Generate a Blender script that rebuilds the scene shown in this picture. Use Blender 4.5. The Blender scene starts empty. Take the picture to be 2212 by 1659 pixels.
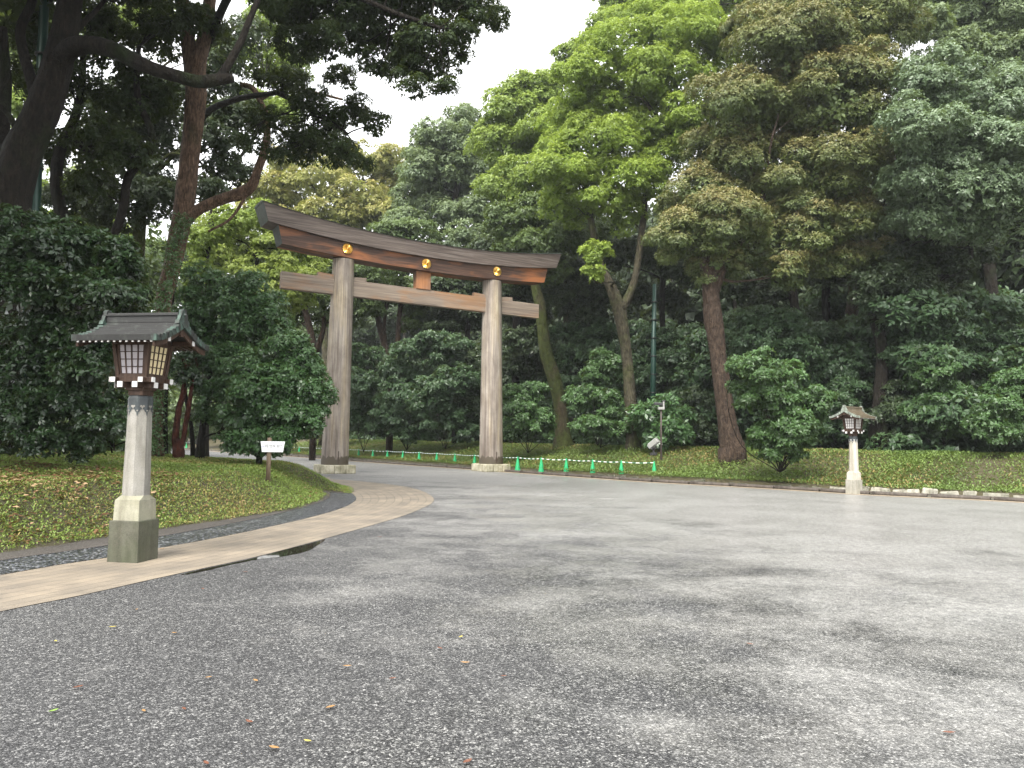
import bpy, bmesh, math, random
import numpy as np
from mathutils import Vector, Matrix

sc = bpy.context.scene
COL = sc.collection
# ------------------------------------------------------------------ camera, sky, sun, exposure
PITCH, ROLL, H = math.radians(4.13), 0.015, 1.78
F, CX, CY = 1661.0, 1106.0, 829.5          # focal length and centre in the units of a 2212 px wide picture
cam_d = bpy.data.cameras.new("camera")
cam_d.sensor_width = 36.0
cam_d.lens = 36.0 * F / 2212.0
cam_d.clip_start, cam_d.clip_end = 0.05, 6000
cam = bpy.data.objects.new("camera", cam_d)
COL.objects.link(cam)
cam.matrix_world = (Matrix.Translation((0, 0, H)) @ Matrix.Rotation(math.pi / 2 + PITCH, 4, 'X') @ Matrix.Rotation(ROLL, 4, 'Z'))
sc.camera = cam

SUN_EL, SUN_AZ = math.radians(50), math.radians(200)   # azimuth clockwise from +Y
world = bpy.data.worlds.new("World")
sc.world = world
world.use_nodes = True
wn = world.node_tree.nodes
wl = world.node_tree.links
bg = wn["Background"]
sky = wn.new("ShaderNodeTexSky")
sky.sky_type = 'NISHITA'
sky.sun_disc = False
sky.sun_elevation = SUN_EL
sky.sun_rotation = SUN_AZ
sky.air_density, sky.dust_density, sky.ozone_density = 1.0, 1.0, 1.0
hs = wn.new("ShaderNodeHueSaturation")
hs.inputs["Saturation"].default_value = 0.15
wl.new(sky.outputs[0], hs.inputs["Color"])
cloud = wn.new("ShaderNodeMix"); cloud.data_type = 'RGBA'
cloud.inputs[0].default_value = 0.8
wl.new(hs.outputs[0], cloud.inputs[6])
cloud.inputs[7].default_value = (3.3, 3.32, 3.36, 1)      # the even grey of the cloud deck over the clear sky
wl.new(cloud.outputs[2], bg.inputs[0])
bg.inputs[1].default_value = 0.15

sun_d = bpy.data.lights.new("sun", 'SUN')
sun_d.energy = 1.5
sun_d.angle = math.radians(30)
sun_d.color = (1.0, 0.96, 0.9)
sun = bpy.data.objects.new("sun", sun_d)
COL.objects.link(sun)
sd = Vector((math.sin(SUN_AZ) * math.cos(SUN_EL), math.cos(SUN_AZ) * math.cos(SUN_EL), math.sin(SUN_EL)))
sun.rotation_euler = sd.to_track_quat('Z', 'Y').to_euler()

sc.view_settings.view_transform = 'Standard'
sc.view_settings.look = 'None'
sc.view_settings.exposure = 2.3
sc.view_settings.gamma = 1.0
sc.cycles.max_bounces = 6
sc.cycles.diffuse_bounces = 3
sc.cycles.glossy_bounces = 2
sc.cycles.transmission_bounces = 3
sc.cycles.transparent_max_bounces = 4
sc.cycles.volume_bounces = 0
sc.cycles.use_denoising = True

# ------------------------------------------------------------------ picture <-> world helpers (used to set out the plan)
def ray(u, v):
    x = (u - CX) / F; y = -(v - CY) / F
    c, s = math.cos(ROLL), math.sin(ROLL)
    x, y = x * c - y * s, x * s + y * c
    return x, math.cos(PITCH) - y * math.sin(PITCH), math.sin(PITCH) + y * math.cos(PITCH)
def G(u, v, z=0.0):
    r = ray(u, v); t = (z - H) / r[2]
    return (r[0] * t, r[1] * t)
def PT(u, v, D):
    r = ray(u, v); t = D / r[1]
    return np.array((r[0] * t, D, H + r[2] * t))

# ------------------------------------------------------------------ object helpers
def tag(o, label=None, cat=None, group=None, kind=None):
    if label: o["label"] = label
    if cat: o["category"] = cat
    if group: o["group"] = group
    if kind: o["kind"] = kind
    return o
def empty(name, loc, label, cat, group=None, rz=0.0):
    o = bpy.data.objects.new(name, None)
    o.empty_display_size = 0.2
    COL.objects.link(o)
    o.location = loc; o.rotation_euler = (0, 0, rz)
    return tag(o, label, cat, group)
def link_mesh(name, me, mat, parent=None):
    o = bpy.data.objects.new(name, me)
    COL.objects.link(o)
    for m in (mat if isinstance(mat, (list, tuple)) else [mat]):
        if m: me.materials.append(m)
    if parent is not None:
        o.parent = parent
    return o
def np_mesh(name, V, Q, mat, parent=None, attrs=None, smooth=False, origin=None, uv=None):
    """V (n,3), Q (m,k) faces of k corners each"""
    V = np.asarray(V, dtype=np.float32)
    if origin is not None:
        V = V - np.asarray(origin, dtype=np.float32)
    Q = np.asarray(Q, dtype=np.int32)
    m, k = Q.shape
    me = bpy.data.meshes.new(name)
    me.vertices.add(len(V)); me.vertices.foreach_set("co", V.ravel())
    me.loops.add(m * k); me.loops.foreach_set("vertex_index", Q.ravel())
    me.polygons.add(m)
    me.polygons.foreach_set("loop_start", np.arange(0, m * k, k, dtype=np.int32))
    me.polygons.foreach_set("loop_total", np.full(m, k, dtype=np.int32))
    if smooth:
        me.polygons.foreach_set("use_smooth", np.ones(m, dtype=bool))
    me.update(calc_edges=True)
    for an, av in (attrs or {}).items():
        a = me.attributes.new(an, 'FLOAT', 'FACE')
        a.data.foreach_set("value", np.asarray(av, dtype=np.float32))
    if uv is not None:
        l = me.uv_layers.new(name="UVMap")
        l.data.foreach_set("uv", np.asarray(uv, dtype=np.float32)[Q.ravel()].ravel())
    return link_mesh(name, me, mat, parent)
def bm_obj(name, bm, mat, parent=None, smooth=False):
    me = bpy.data.meshes.new(name)
    bmesh.ops.recalc_face_normals(bm, faces=bm.faces)
    bm.to_mesh(me); bm.free()
    if smooth:
        for p in me.polygons: p.use_smooth = True
    return link_mesh(name, me, mat, parent)
def box(bm, cx, cy, cz, sx, sy, sz, bev=0.0, M=None, top=None):
    """box centred at c; top=(tx,ty) scales the top face"""
    r = bmesh.ops.create_cube(bm, size=1.0)
    vs = r["verts"]
    for v in vs:
        k = top if (top and v.co.z > 0) else (1, 1)
        v.co = Vector((v.co.x * sx * k[0], v.co.y * sy * k[1], v.co.z * sz))
    if bev:
        es = list({e for v in vs for e in v.link_edges})
        r2 = bmesh.ops.bevel(bm, geom=es, offset=bev, segments=2, affect='EDGES', profile=0.5)
        vs = list({v for f in r2["faces"] for v in f.verts} | {v for v in vs if v.is_valid})
    T = Matrix.Translation((cx, cy, cz))
    if M is not None: T = T @ M
    for v in vs: v.co = T @ v.co
    return vs
def tube_np(path, radii, sides=12, wob=0.0, seed=0, cap=True):
    """path (n,3), radii (n,) -> V, Q (quads)"""
    P = np.asarray(path, float); R = np.asarray(radii, float)
    rng = np.random.default_rng(seed)
    n = len(P)
    T = np.gradient(P, axis=0); T /= np.linalg.norm(T, axis=1)[:, None] + 1e-9
    ref = np.array((1.0, 0, 0)) if abs(T[0][0]) < 0.8 else np.array((0, 1.0, 0))
    V = []
    u = ref - T[0] * ref.dot(T[0]); u /= np.linalg.norm(u)
    ang = np.linspace(0, 2 * np.pi, sides, endpoint=False)
    prof = 1 + wob * (rng.random(sides) - .5) * 1.2
    for i in range(n):
        u = u - T[i] * u.dot(T[i]); u /= np.linalg.norm(u) + 1e-9
        w = np.cross(T[i], u)
        rr = R[i] * prof * (1 + wob * (rng.random(sides) - .5) * .6)
        V.append(P[i] + np.outer(np.cos(ang) * rr, u) + np.outer(np.sin(ang) * rr, w))
    V = np.concatenate(V)
    Q = []
    for i in range(n - 1):
        a = i * sides
        for j in range(sides):
            k = (j + 1) % sides
            Q.append((a + j, a + k, a + sides + k, a + sides + j))
    if cap:
        base = len(V)
        V = np.vstack([V, P[-1] + T[-1] * R[-1] * .3, P[0]])
        a = (n - 1) * sides
        for j in range(0, sides, 2):
            Q.append((a + j, a + (j + 1) % sides, a + (j + 2) % sides, base))
            Q.append((j, base + 1, (j + 2) % sides, (j + 1) % sides))
    return V, np.array(Q)
def smooth_path(pts, n):
    """Catmull-Rom through rows of pts (any width), n samples per span"""
    P = np.asarray(pts, float)
    if len(P) < 3:
        t = np.linspace(0, 1, n + 1)[:, None]; return P[0] * (1 - t) + P[-1] * t
    E = np.vstack([2 * P[0] - P[1], P, 2 * P[-1] - P[-2]])
    out = []
    for i in range(1, len(E) - 2):
        p0, p1, p2, p3 = E[i - 1], E[i], E[i + 1], E[i + 2]
        for t in np.linspace(0, 1, n, endpoint=False):
            out.append(.5 * (2 * p1 + (p2 - p0) * t + (2 * p0 - 5 * p1 + 4 * p2 - p3) * t * t + (3 * p1 - p0 - 3 * p2 + p3) * t ** 3))
    out.append(P[-1])
    return np.array(out)
class Acc:
    """collects quads from several pieces into one mesh"""
    def __init__(s): s.V = []; s.Q = []; s.n = 0; s.A = {}
    def add(s, V, Q, **at):
        s.V.append(V); s.Q.append(np.asarray(Q) + s.n); s.n += len(V)
        for k, a in at.items(): s.A.setdefault(k, []).append(a)
    def build(s, name, mat, parent=None, **kw):
        at = {k: np.concatenate(a) for k, a in s.A.items()}
        return np_mesh(name, np.concatenate(s.V), np.concatenate(s.Q), mat, parent, attrs=at, **kw)

# ------------------------------------------------------------------ materials
def new_mat(name):
    m = bpy.data.materials.new(name); m.use_nodes = True
    nt = m.node_tree
    return m, nt.nodes, nt.links, nt.nodes["Principled BSDF"]
def nd(ns, t, **kw):
    n = ns.new(t)
    for k, v in kw.items():
        if k in n.inputs: n.inputs[k].default_value = v
        else: setattr(n, k, v)
    return n
def ramp(ns, stops):
    r = ns.new("ShaderNodeValToRGB")
    e = r.color_ramp.elements
    while len(e) > 1: e.remove(e[-1])
    e[0].position = stops[0][0]; e[0].color = (*stops[0][1], 1)
    for p, c in stops[1:]:
        x = e.new(p); x.color = (*c, 1)
    return r
def mixc(ns, ls, fac, a, b, blend='MIX'):
    m = ns.new("ShaderNodeMix"); m.data_type = 'RGBA'; m.blend_type = blend
    for sock, val in ((m.inputs[0], fac), (m.inputs[6], a), (m.inputs[7], b)):
        if hasattr(val, "links") or isinstance(val, bpy.types.NodeSocket): ls.new(val, sock)
        elif isinstance(val, (tuple, list)): sock.default_value = (*val, 1) if len(val) == 3 else val
        else: sock.default_value = val
    return m.outputs[2]
def mathn(ns, ls, op, a, b=0.0, clamp=False):
    m = ns.new("ShaderNodeMath"); m.operation = op; m.use_clamp = clamp
    for sock, val in ((m.inputs[0], a), (m.inputs[1], b)):
        if isinstance(val, bpy.types.NodeSocket): ls.new(val, sock)
        else: sock.default_value = val
    return m.outputs[0]
def coords(ns, ls, scale=(1, 1, 1), kind="Object", rot=(0, 0, 0)):
    tc = ns.new("ShaderNodeTexCoord"); mp = ns.new("ShaderNodeMapping")
    mp.inputs["Scale"].default_value = scale; mp.inputs["Rotation"].default_value = rot
    ls.new(tc.outputs[kind], mp.inputs["Vector"]); return mp.outputs[0]
def noise(ns, ls, vec, scale, detail=4.0, rough=0.55, dist=0.0):
    n = nd(ns, "ShaderNodeTexNoise", Scale=scale, Detail=detail, Roughness=rough, Distortion=dist)
    if vec is not None: ls.new(vec, n.inputs["Vector"])
    return n.outputs["Fac"]
def bump(ns, ls, height, strength, dist, bsdf, normal=None):
    b = nd(ns, "ShaderNodeBump", Strength=strength, Distance=dist)
    ls.new(height, b.inputs["Height"])
    if normal is not None: ls.new(normal, b.inputs["Normal"])
    ls.new(b.outputs[0], bsdf.inputs["Normal"]); return b.outputs[0]

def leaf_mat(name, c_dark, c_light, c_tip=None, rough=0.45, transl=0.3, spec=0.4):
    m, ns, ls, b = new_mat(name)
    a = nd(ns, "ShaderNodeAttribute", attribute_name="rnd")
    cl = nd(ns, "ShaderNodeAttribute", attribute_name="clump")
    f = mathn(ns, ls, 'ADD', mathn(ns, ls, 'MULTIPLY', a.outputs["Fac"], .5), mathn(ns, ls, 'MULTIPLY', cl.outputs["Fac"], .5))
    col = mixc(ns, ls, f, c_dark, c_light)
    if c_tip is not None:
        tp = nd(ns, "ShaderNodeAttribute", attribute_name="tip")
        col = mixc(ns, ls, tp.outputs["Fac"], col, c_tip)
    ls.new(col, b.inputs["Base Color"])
    b.inputs["Roughness"].default_value = rough
    b.inputs["Specular IOR Level"].default_value = spec
    if transl > 0:
        tr = ns.new("ShaderNodeBsdfTranslucent")
        tcol = mixc(ns, ls, .55, col, (0.28, 0.36, 0.04), 'MIX')
        ls.new(tcol, tr.inputs[0])
        mx = ns.new("ShaderNodeMixShader"); mx.inputs[0].default_value = transl
        out = ns["Material Output"] if "Material Output" in ns else [n for n in ns if n.type == 'OUTPUT_MATERIAL'][0]
        ls.new(b.outputs[0], mx.inputs[1]); ls.new(tr.outputs[0], mx.inputs[2]); ls.new(mx.outputs[0], out.inputs[0])
    return m
def bark_mat(name, c1, c2, moss=None, moss_amt=0.5, sc_=1.0):
    m, ns, ls, b = new_mat(name)
    v = coords(ns, ls, (9 * sc_, 9 * sc_, 1.3 * sc_))
    n1 = noise(ns, ls, v, 2.2, 6, .65, .4)
    v2 = coords(ns, ls, (1, 1, .6))
    n2 = noise(ns, ls, v2, .9, 4)
    r = ramp(ns, [(.32, c1), (.66, c2)]); ls.new(n1, r.inputs[0])
    col = r.outputs[0]
    if moss:
        r2 = ramp(ns, [(.62 - moss_amt * .3, (0, 0, 0)), (.78 - moss_amt * .3, (1, 1, 1))]); ls.new(n2, r2.inputs[0])
        col = mixc(ns, ls, r2.outputs[0], col, moss)
    ls.new(col, b.inputs["Base Color"]); b.inputs["Roughness"].default_value = .8
    b.inputs["Specular IOR Level"].default_value = .2
    n3 = noise(ns, ls, coords(ns, ls, (3, 3, 2.2)), 1.6, 5, .7, .5)
    r3 = ramp(ns, [(.34, (.45, .42, .40)), (.62, (1.15, 1.12, 1.08))]); ls.new(n3, r3.inputs[0])
    ls.new(mixc(ns, ls, 1.0, col, r3.outputs[0], 'MULTIPLY'), b.inputs["Base Color"])
    bump(ns, ls, mathn(ns, ls, 'ADD', n1, mathn(ns, ls, 'MULTIPLY', n3, 1.5)), 1.0, .09, b)
    return m
def wood_mat(name, c_lo, c_mid, c_hi, grain_axis=0, warm=None, warm_amt=.5, scale=1.0, rough=.62, streak=14.0):
    m, ns, ls, b = new_mat(name)
    s = [streak * scale] * 3; s[grain_axis] = .45 * scale
    v = coords(ns, ls, tuple(s))
    n1 = noise(ns, ls, v, 1.0, 6, .6, .3)
    s2 = [.9 * scale] * 3; s2[grain_axis] = .22 * scale
    v2 = coords(ns, ls, tuple(s2))
    n2 = noise(ns, ls, v2, 1.0, 4, .6, .6)
    r = ramp(ns, [(.25, c_lo), (.5, c_mid), (.75, c_hi)]); ls.new(n1, r.inputs[0])
    col = r.outputs[0]
    if warm:
        r2 = ramp(ns, [(.66 - warm_amt * .35, (0, 0, 0)), (.80 - warm_amt * .35, (1, 1, 1))]); ls.new(n2, r2.inputs[0])
        wm = mixc(ns, ls, n1, tuple(c * .45 for c in warm), warm)
        col = mixc(ns, ls, r2.outputs[0], col, wm)
    ls.new(col, b.inputs["Base Color"]); b.inputs["Roughness"].default_value = rough
    b.inputs["Specular IOR Level"].default_value = .35
    bump(ns, ls, n1, .35, .02, b)
    return m
def stone_mat(name, c1, c2, stain=None, stain_hi=1.0, scale=1.0, rough=.75):
    m, ns, ls, b = new_mat(name)
    v = coords(ns, ls, (scale,) * 3)
    n1 = noise(ns, ls, v, 60, 3, .7)
    n2 = noise(ns, ls, v, 5, 5, .6)
    f = mathn(ns, ls, 'ADD', mathn(ns, ls, 'MULTIPLY', n1, .5), mathn(ns, ls, 'MULTIPLY', n2, .5))
    r = ramp(ns, [(.36, c1), (.62, c2)]); ls.new(f, r.inputs[0])
    col = r.outputs[0]
    if stain:
        n3 = noise(ns, ls, v, 2.2, 6, .7)
        r2 = ramp(ns, [(.38, (0, 0, 0)), (.66, (stain_hi,) * 3)]); ls.new(n3, r2.inputs[0])
        col = mixc(ns, ls, r2.outputs[0], col, stain)
    dr = noise(ns, ls, coords(ns, ls, (9 * scale, 9 * scale, .9 * scale)), 1.0, 5, .65, .2)
    rd = ramp(ns, [(.36, (.72, .71, .66)), (.58, (1.05, 1.05, 1.04))]); ls.new(dr, rd.inputs[0])
    col = mixc(ns, ls, 1.0, col, rd.outputs[0], 'MULTIPLY')
    ls.new(col, b.inputs["Base Color"]); b.inputs["Roughness"].default_value = rough
    bump(ns, ls, f, .4, .012, b)
    return m
def plain_mat(name, c, rough=.5, metal=0.0, var=.12, scale=8.0, spec=.5):
    m, ns, ls, b = new_mat(name)
    v = coords(ns, ls); n = noise(ns, ls, v, scale, 4)
    col = mixc(ns, ls, n, tuple(x * (1 - var) for x in c), tuple(min(1, x * (1 + var)) for x in c))
    ls.new(col, b.inputs["Base Color"]); b.inputs["Roughness"].default_value = rough
    b.inputs["Metallic"].default_value = metal; b.inputs["Specular IOR Level"].default_value = spec
    return m

def asphalt_mat():
    m, ns, ls, b = new_mat("gravelly_asphalt")
    v = coords(ns, ls)
    vo = nd(ns, "ShaderNodeTexVoronoi", Scale=105.0); ls.new(v, vo.inputs["Vector"])
    vo2 = nd(ns, "ShaderNodeTexVoronoi", Scale=52.0); ls.new(v, vo2.inputs["Vector"])
    fine = noise(ns, ls, v, 120, 2, .7)
    sep = ns.new("ShaderNodeSeparateColor"); ls.new(vo.outputs["Color"], sep.inputs[0])
    sep2 = ns.new("ShaderNodeSeparateColor"); ls.new(vo2.outputs["Color"], sep2.inputs[0])
    g = mathn(ns, ls, 'ADD', mathn(ns, ls, 'MULTIPLY', sep.outputs[0], .65), mathn(ns, ls, 'MULTIPLY', sep2.outputs[1], .35))
    r = ramp(ns, [(.12, (.008, .008, .009)), (.45, (.034, .034, .036)), (.72, (.098, .099, .100)), (.93, (.34, .34, .335))]); ls.new(g, r.inputs[0])
    big = noise(ns, ls, v, .16, 5, .55, .4)
    med = noise(ns, ls, v, .9, 5, .6, .3)
    rb = ramp(ns, [(.3, (.75, .75, .76)), (.7, (1.25, 1.24, 1.2))]); ls.new(big, rb.inputs[0])
    col = mixc(ns, ls, 1.0, r.outputs[0], rb.outputs[0], 'MULTIPLY')
    # wet patches, more of them to the right, are smoother and shinier
    sx = ns.new("ShaderNodeSeparateXYZ"); ls.new(v, sx.inputs[0])
    side = mathn(ns, ls, 'MULTIPLY', mathn(ns, ls, 'ADD', sx.outputs[0], 3.0), .035)
    w = mathn(ns, ls, 'ADD', mathn(ns, ls, 'ADD', mathn(ns, ls, 'MULTIPLY', big, .55), mathn(ns, ls, 'MULTIPLY', med, .45)), side)
    wr = ramp(ns, [(.54, (0, 0, 0)), (.66, (1, 1, 1))]); ls.new(w, wr.inputs[0])
    # pale bands along the road: sky sheen painted as colour, mostly far and right
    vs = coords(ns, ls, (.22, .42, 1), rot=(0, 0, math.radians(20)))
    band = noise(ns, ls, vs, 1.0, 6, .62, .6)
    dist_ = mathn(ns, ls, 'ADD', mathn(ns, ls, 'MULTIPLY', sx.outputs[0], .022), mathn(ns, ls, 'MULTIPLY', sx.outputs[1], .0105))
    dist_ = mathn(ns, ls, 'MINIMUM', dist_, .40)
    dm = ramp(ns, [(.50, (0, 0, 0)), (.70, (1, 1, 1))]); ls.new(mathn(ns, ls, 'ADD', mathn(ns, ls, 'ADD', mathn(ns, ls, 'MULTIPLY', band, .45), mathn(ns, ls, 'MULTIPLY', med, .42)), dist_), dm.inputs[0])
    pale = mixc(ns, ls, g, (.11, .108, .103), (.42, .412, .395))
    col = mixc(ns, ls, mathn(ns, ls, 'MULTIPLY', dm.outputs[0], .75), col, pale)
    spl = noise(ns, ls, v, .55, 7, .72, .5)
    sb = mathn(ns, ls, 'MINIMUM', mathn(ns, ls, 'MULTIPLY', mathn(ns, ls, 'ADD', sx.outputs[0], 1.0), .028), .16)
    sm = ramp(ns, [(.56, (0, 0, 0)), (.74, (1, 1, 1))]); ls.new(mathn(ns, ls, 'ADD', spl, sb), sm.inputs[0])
    col = mixc(ns, ls, mathn(ns, ls, 'MULTIPLY', sm.outputs[0], .42), col, mixc(ns, ls, g, (.16, .16, .155), (.52, .515, .50)))  # whitish splotches, stronger to the right: glare of the sky mixed into the colour
    grain = noise(ns, ls, v, 9, 6, .85)
    gr = ramp(ns, [(.34, (.62, .62, .63)), (.66, (1.38, 1.37, 1.34))]); ls.new(grain, gr.inputs[0])
    col = mixc(ns, ls, 1.0, col, gr.outputs[0], 'MULTIPLY')
    ls.new(col, b.inputs["Base Color"])
    rr = mathn(ns, ls, 'SUBTRACT', .62, mathn(ns, ls, 'MULTIPLY', wr.outputs[0], .30))
    ls.new(rr, b.inputs["Roughness"])
    b.inputs["Specular IOR Level"].default_value = .6
    h = mathn(ns, ls, 'ADD', mathn(ns, ls, 'MULTIPLY', vo.outputs["Distance"], -1.0), mathn(ns, ls, 'MULTIPLY', fine, .4))
    bs = mathn(ns, ls, 'SUBTRACT', .75, mathn(ns, ls, 'MULTIPLY', wr.outputs[0], .50))
    bn = nd(ns, "ShaderNodeBump", Distance=.012); ls.new(bs, bn.inputs["Strength"]); ls.new(h, bn.inputs["Height"])
    ls.new(bn.outputs[0], b.inputs["Normal"])
    return m
def paving_mat():
    m, ns, ls, b = new_mat("beige_paving")
    uvn = ns.new("ShaderNodeUVMap")
    br = nd(ns, "ShaderNodeTexBrick", Scale=1.0)
    br.inputs["Brick Width"].default_value = .9; br.inputs["Row Height"].default_value = .3
    br.inputs["Mortar Size"].default_value = .008; br.inputs["Mortar Smooth"].default_value = .3
    br.inputs["Color1"].default_value = (.28, .238, .185, 1); br.inputs["Color2"].default_value = (.235, .203, .162, 1)
    br.inputs["Mortar"].default_value = (.07, .06, .05, 1)
    ls.new(uvn.outputs[0], br.inputs["Vector"])
    v = coords(ns, ls)
    n1 = noise(ns, ls, v, 140, 2, .7); n2 = noise(ns, ls, v, 1.3, 5, .6)
    r1 = ramp(ns, [(.3, (.62, .60, .58)), (.7, (1.3, 1.3, 1.28))]); ls.new(n1, r1.inputs[0])
    r2 = ramp(ns, [(.3, (.62, .63, .66)), (.7, (1.15, 1.13, 1.10))]); ls.new(n2, r2.inputs[0])
    c = mixc(ns, ls, 1.0, br.outputs[0], r1.outputs[0], 'MULTIPLY'); c = mixc(ns, ls, 1.0, c, r2.outputs[0], 'MULTIPLY')
    ls.new(c, b.inputs["Base Color"]); b.inputs["Roughness"].default_value = .6
    bump(ns, ls, mathn(ns, ls, 'SUBTRACT', n1, br.outputs["Fac"]), .35, .008, b)
    return m
def pebble_mat():
    m, ns, ls, b = new_mat("dark_pebbles")
    v = coords(ns, ls)
    vo = nd(ns, "ShaderNodeTexVoronoi", Scale=24.0); ls.new(v, vo.inputs["Vector"])
    sep = ns.new("ShaderNodeSeparateColor"); ls.new(vo.outputs["Color"], sep.inputs[0])
    r = ramp(ns, [(0, (.03, .034, .045)), (.6, (.13, .14, .17)), (1, (.42, .43, .46))]); ls.new(sep.outputs[0], r.inputs[0])
    ed = ramp(ns, [(.30, (1, 1, 1)), (.55, (.15, .15, .15))]); ls.new(vo.outputs["Distance"], ed.inputs[0])
    ls.new(mixc(ns, ls, 1.0, r.outputs[0], ed.outputs[0], 'MULTIPLY'), b.inputs["Base Color"])
    b.inputs["Roughness"].default_value = .28
    bump(ns, ls, mathn(ns, ls, 'MULTIPLY', vo.outputs["Distance"], -1.0), 1.0, .03, b)
    return m
def soil_mat(name, c1, c2, scale=1.0, rough=.85):
    m, ns, ls, b = new_mat(name)
    v = coords(ns, ls, (scale,) * 3)
    n1 = noise(ns, ls, v, 18, 6, .7); n2 = noise(ns, ls, v, 1.1, 4)
    r = ramp(ns, [(.3, c1), (.7, c2)]); ls.new(mathn(ns, ls, 'ADD', mathn(ns, ls, 'MULTIPLY', n1, .6), mathn(ns, ls, 'MULTIPLY', n2, .4)), r.inputs[0])
    ls.new(r.outputs[0], b.inputs["Base Color"]); b.inputs["Roughness"].default_value = rough
    bump(ns, ls, n1, .8, .04, b)
    return m
def copper_mat(name, c_dark, c_green, amt=.5, rough=.55):
    m, ns, ls, b = new_mat(name)
    v = coords(ns, ls, (1, 1, .5))
    n1 = noise(ns, ls, v, 7, 6, .7)
    r = ramp(ns, [(.62 - amt * .35, c_dark), (.80 - amt * .35, c_green)]); ls.new(n1, r.inputs[0])
    ls.new(r.outputs[0], b.inputs["Base Color"]); b.inputs["Roughness"].default_value = rough
    bump(ns, ls, n1, .2, .01, b)
    return m
def torii_post_mat():
    """weathered cypress: grey streaks with buff, dark wet foot"""
    m, ns, ls, b = new_mat("weathered_cypress_post")
    v = coords(ns, ls, (16, 16, .25)); n1 = noise(ns, ls, v, 1.0, 6, .65, .2)
    v2 = coords(ns, ls, (2.2, 2.2, .22)); n2 = noise(ns, ls, v2, 1.0, 4, .6, .5)
    r = ramp(ns, [(.28, (.12, .104, .092)), (.45, (.25, .22, .19)), (.62, (.37, .338, .30)), (.78, (.47, .44, .395))]); ls.new(n1, r.inputs[0])
    r2 = ramp(ns, [(.36, (.60, .56, .54)), (.5, (.95, .93, .90)), (.66, (1.1, 1.04, .86))]); ls.new(n2, r2.inputs[0])
    col = mixc(ns, ls, 1.0, r.outputs[0], r2.outputs[0], 'MULTIPLY')
    sx = ns.new("ShaderNodeSeparateXYZ"); tc = ns.new("ShaderNodeTexCoord"); ls.new(tc.outputs["Object"], sx.inputs[0])
    wob = noise(ns, ls, coords(ns, ls, (2.5, 2.5, 1.0)), 1.0, 3)
    hh = mathn(ns, ls, 'SUBTRACT', sx.outputs[2], mathn(ns, ls, 'MULTIPLY', wob, .9))
    wet = ramp(ns, [(.30, (1, 1, 1)), (.36, (0, 0, 0))]); ls.new(hh, wet.inputs[0])
    ck = noise(ns, ls, coords(ns, ls, (26, 26, .10)), 1.0, 3, .5, .15)
    rc_ = ramp(ns, [(.485, (1, 1, 1)), (.498, (.35, .32, .30)), (.512, (1, 1, 1))]); ls.new(ck, rc_.inputs[0])
    kn = noise(ns, ls, coords(ns, ls, (1.1, 1.1, .7)), 1.0, 5, .65, .3)
    rk = ramp(ns, [(.36, (.70, .66, .62)), (.60, (1.06, 1.05, 1.03))]); ls.new(kn, rk.inputs[0])
    col = mixc(ns, ls, .6, col, mixc(ns, ls, 1.0, col, rc_.outputs[0], 'MULTIPLY'))
    col = mixc(ns, ls, 1.0, col, rk.outputs[0], 'MULTIPLY')
    col = mixc(ns, ls, wet.outputs[0], col, (.07, .055, .035))
    ls.new(col, b.inputs["Base Color"]); b.inputs["Roughness"].default_value = .6
    bump(ns, ls, n1, .4, .02, b)
    return m
def sheet(name, poly, z, mat, kind="structure"):
    bm = bmesh.new()
    f = bm.faces.new([bm.verts.new((x, y, z)) for x, y in poly])
    bmesh.ops.triangulate(bm, faces=[f])
    for f in bm.faces:
        if f.normal.z < 0: f.normal_flip()
    me = bpy.data.meshes.new(name); bm.to_mesh(me); bm.free()
    o = link_mesh(name, me, mat); o["kind"] = kind
    return o
def ribbon(name, A, B, z, mat, n=160, kind="structure", across=4):
    A = resample(A, n); B = resample(B, n)
    t = np.linspace(0, 1, across + 1)
    V = np.zeros((n, across + 1, 3)); UV = np.zeros((n, across + 1, 2))
    mid = (A + B) / 2
    L = np.concatenate([[0], np.cumsum(np.linalg.norm(np.diff(mid, axis=0), axis=1))])
    W = np.linalg.norm(A - B, axis=1)
    for j, tt in enumerate(t):
        V[:, j, :2] = A * (1 - tt) + B * tt; V[:, j, 2] = z
        UV[:, j, 0] = L; UV[:, j, 1] = W * tt
    idx = np.arange(n * (across + 1)).reshape(n, across + 1)
    Q = np.stack([idx[:-1, :-1], idx[:-1, 1:], idx[1:, 1:], idx[1:, :-1]], -1).reshape(-1, 4)
    a, b_, c = V.reshape(-1, 3)[Q[5, 0]], V.reshape(-1, 3)[Q[5, 1]], V.reshape(-1, 3)[Q[5, 2]]
    if np.cross(b_ - a, c - a)[2] < 0: Q = Q[:, ::-1]
    o = np_mesh(name, V.reshape(-1, 3), Q, mat, uv=UV.reshape(-1, 2)); o["kind"] = kind
    return o
def resample(P, n):
    P = np.asarray(P, float)
    d = np.concatenate([[0], np.cumsum(np.linalg.norm(np.diff(P, axis=0), axis=1))])
    t = np.linspace(0, d[-1], n)
    return np.stack([np.interp(t, d, P[:, k]) for k in range(P.shape[1])], 1)
def smstep(x):
    x = np.clip(x, 0, 1); return x * x * (3 - 2 * x)
def fbm(x, y, seed=0, f0=1.0, octs=4):
    """cheap smooth pseudo-noise in about [-1, 1]"""
    rng = np.random.default_rng(seed); s = 0; a = 1.0; tot = 0
    for o in range(octs):
        f = f0 * 2 ** o
        for k in range(3):
            th = rng.random() * 6.283; ph = rng.random() * 6.283
            s = s + a / 3 * 1.6 * np.sin((x * math.cos(th) + y * math.sin(th)) * f + ph + 1.3 * np.sin((x * math.sin(th) - y * math.cos(th)) * f * .7 + ph * 2))
        tot += a; a *= .5
    return s / tot
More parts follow.
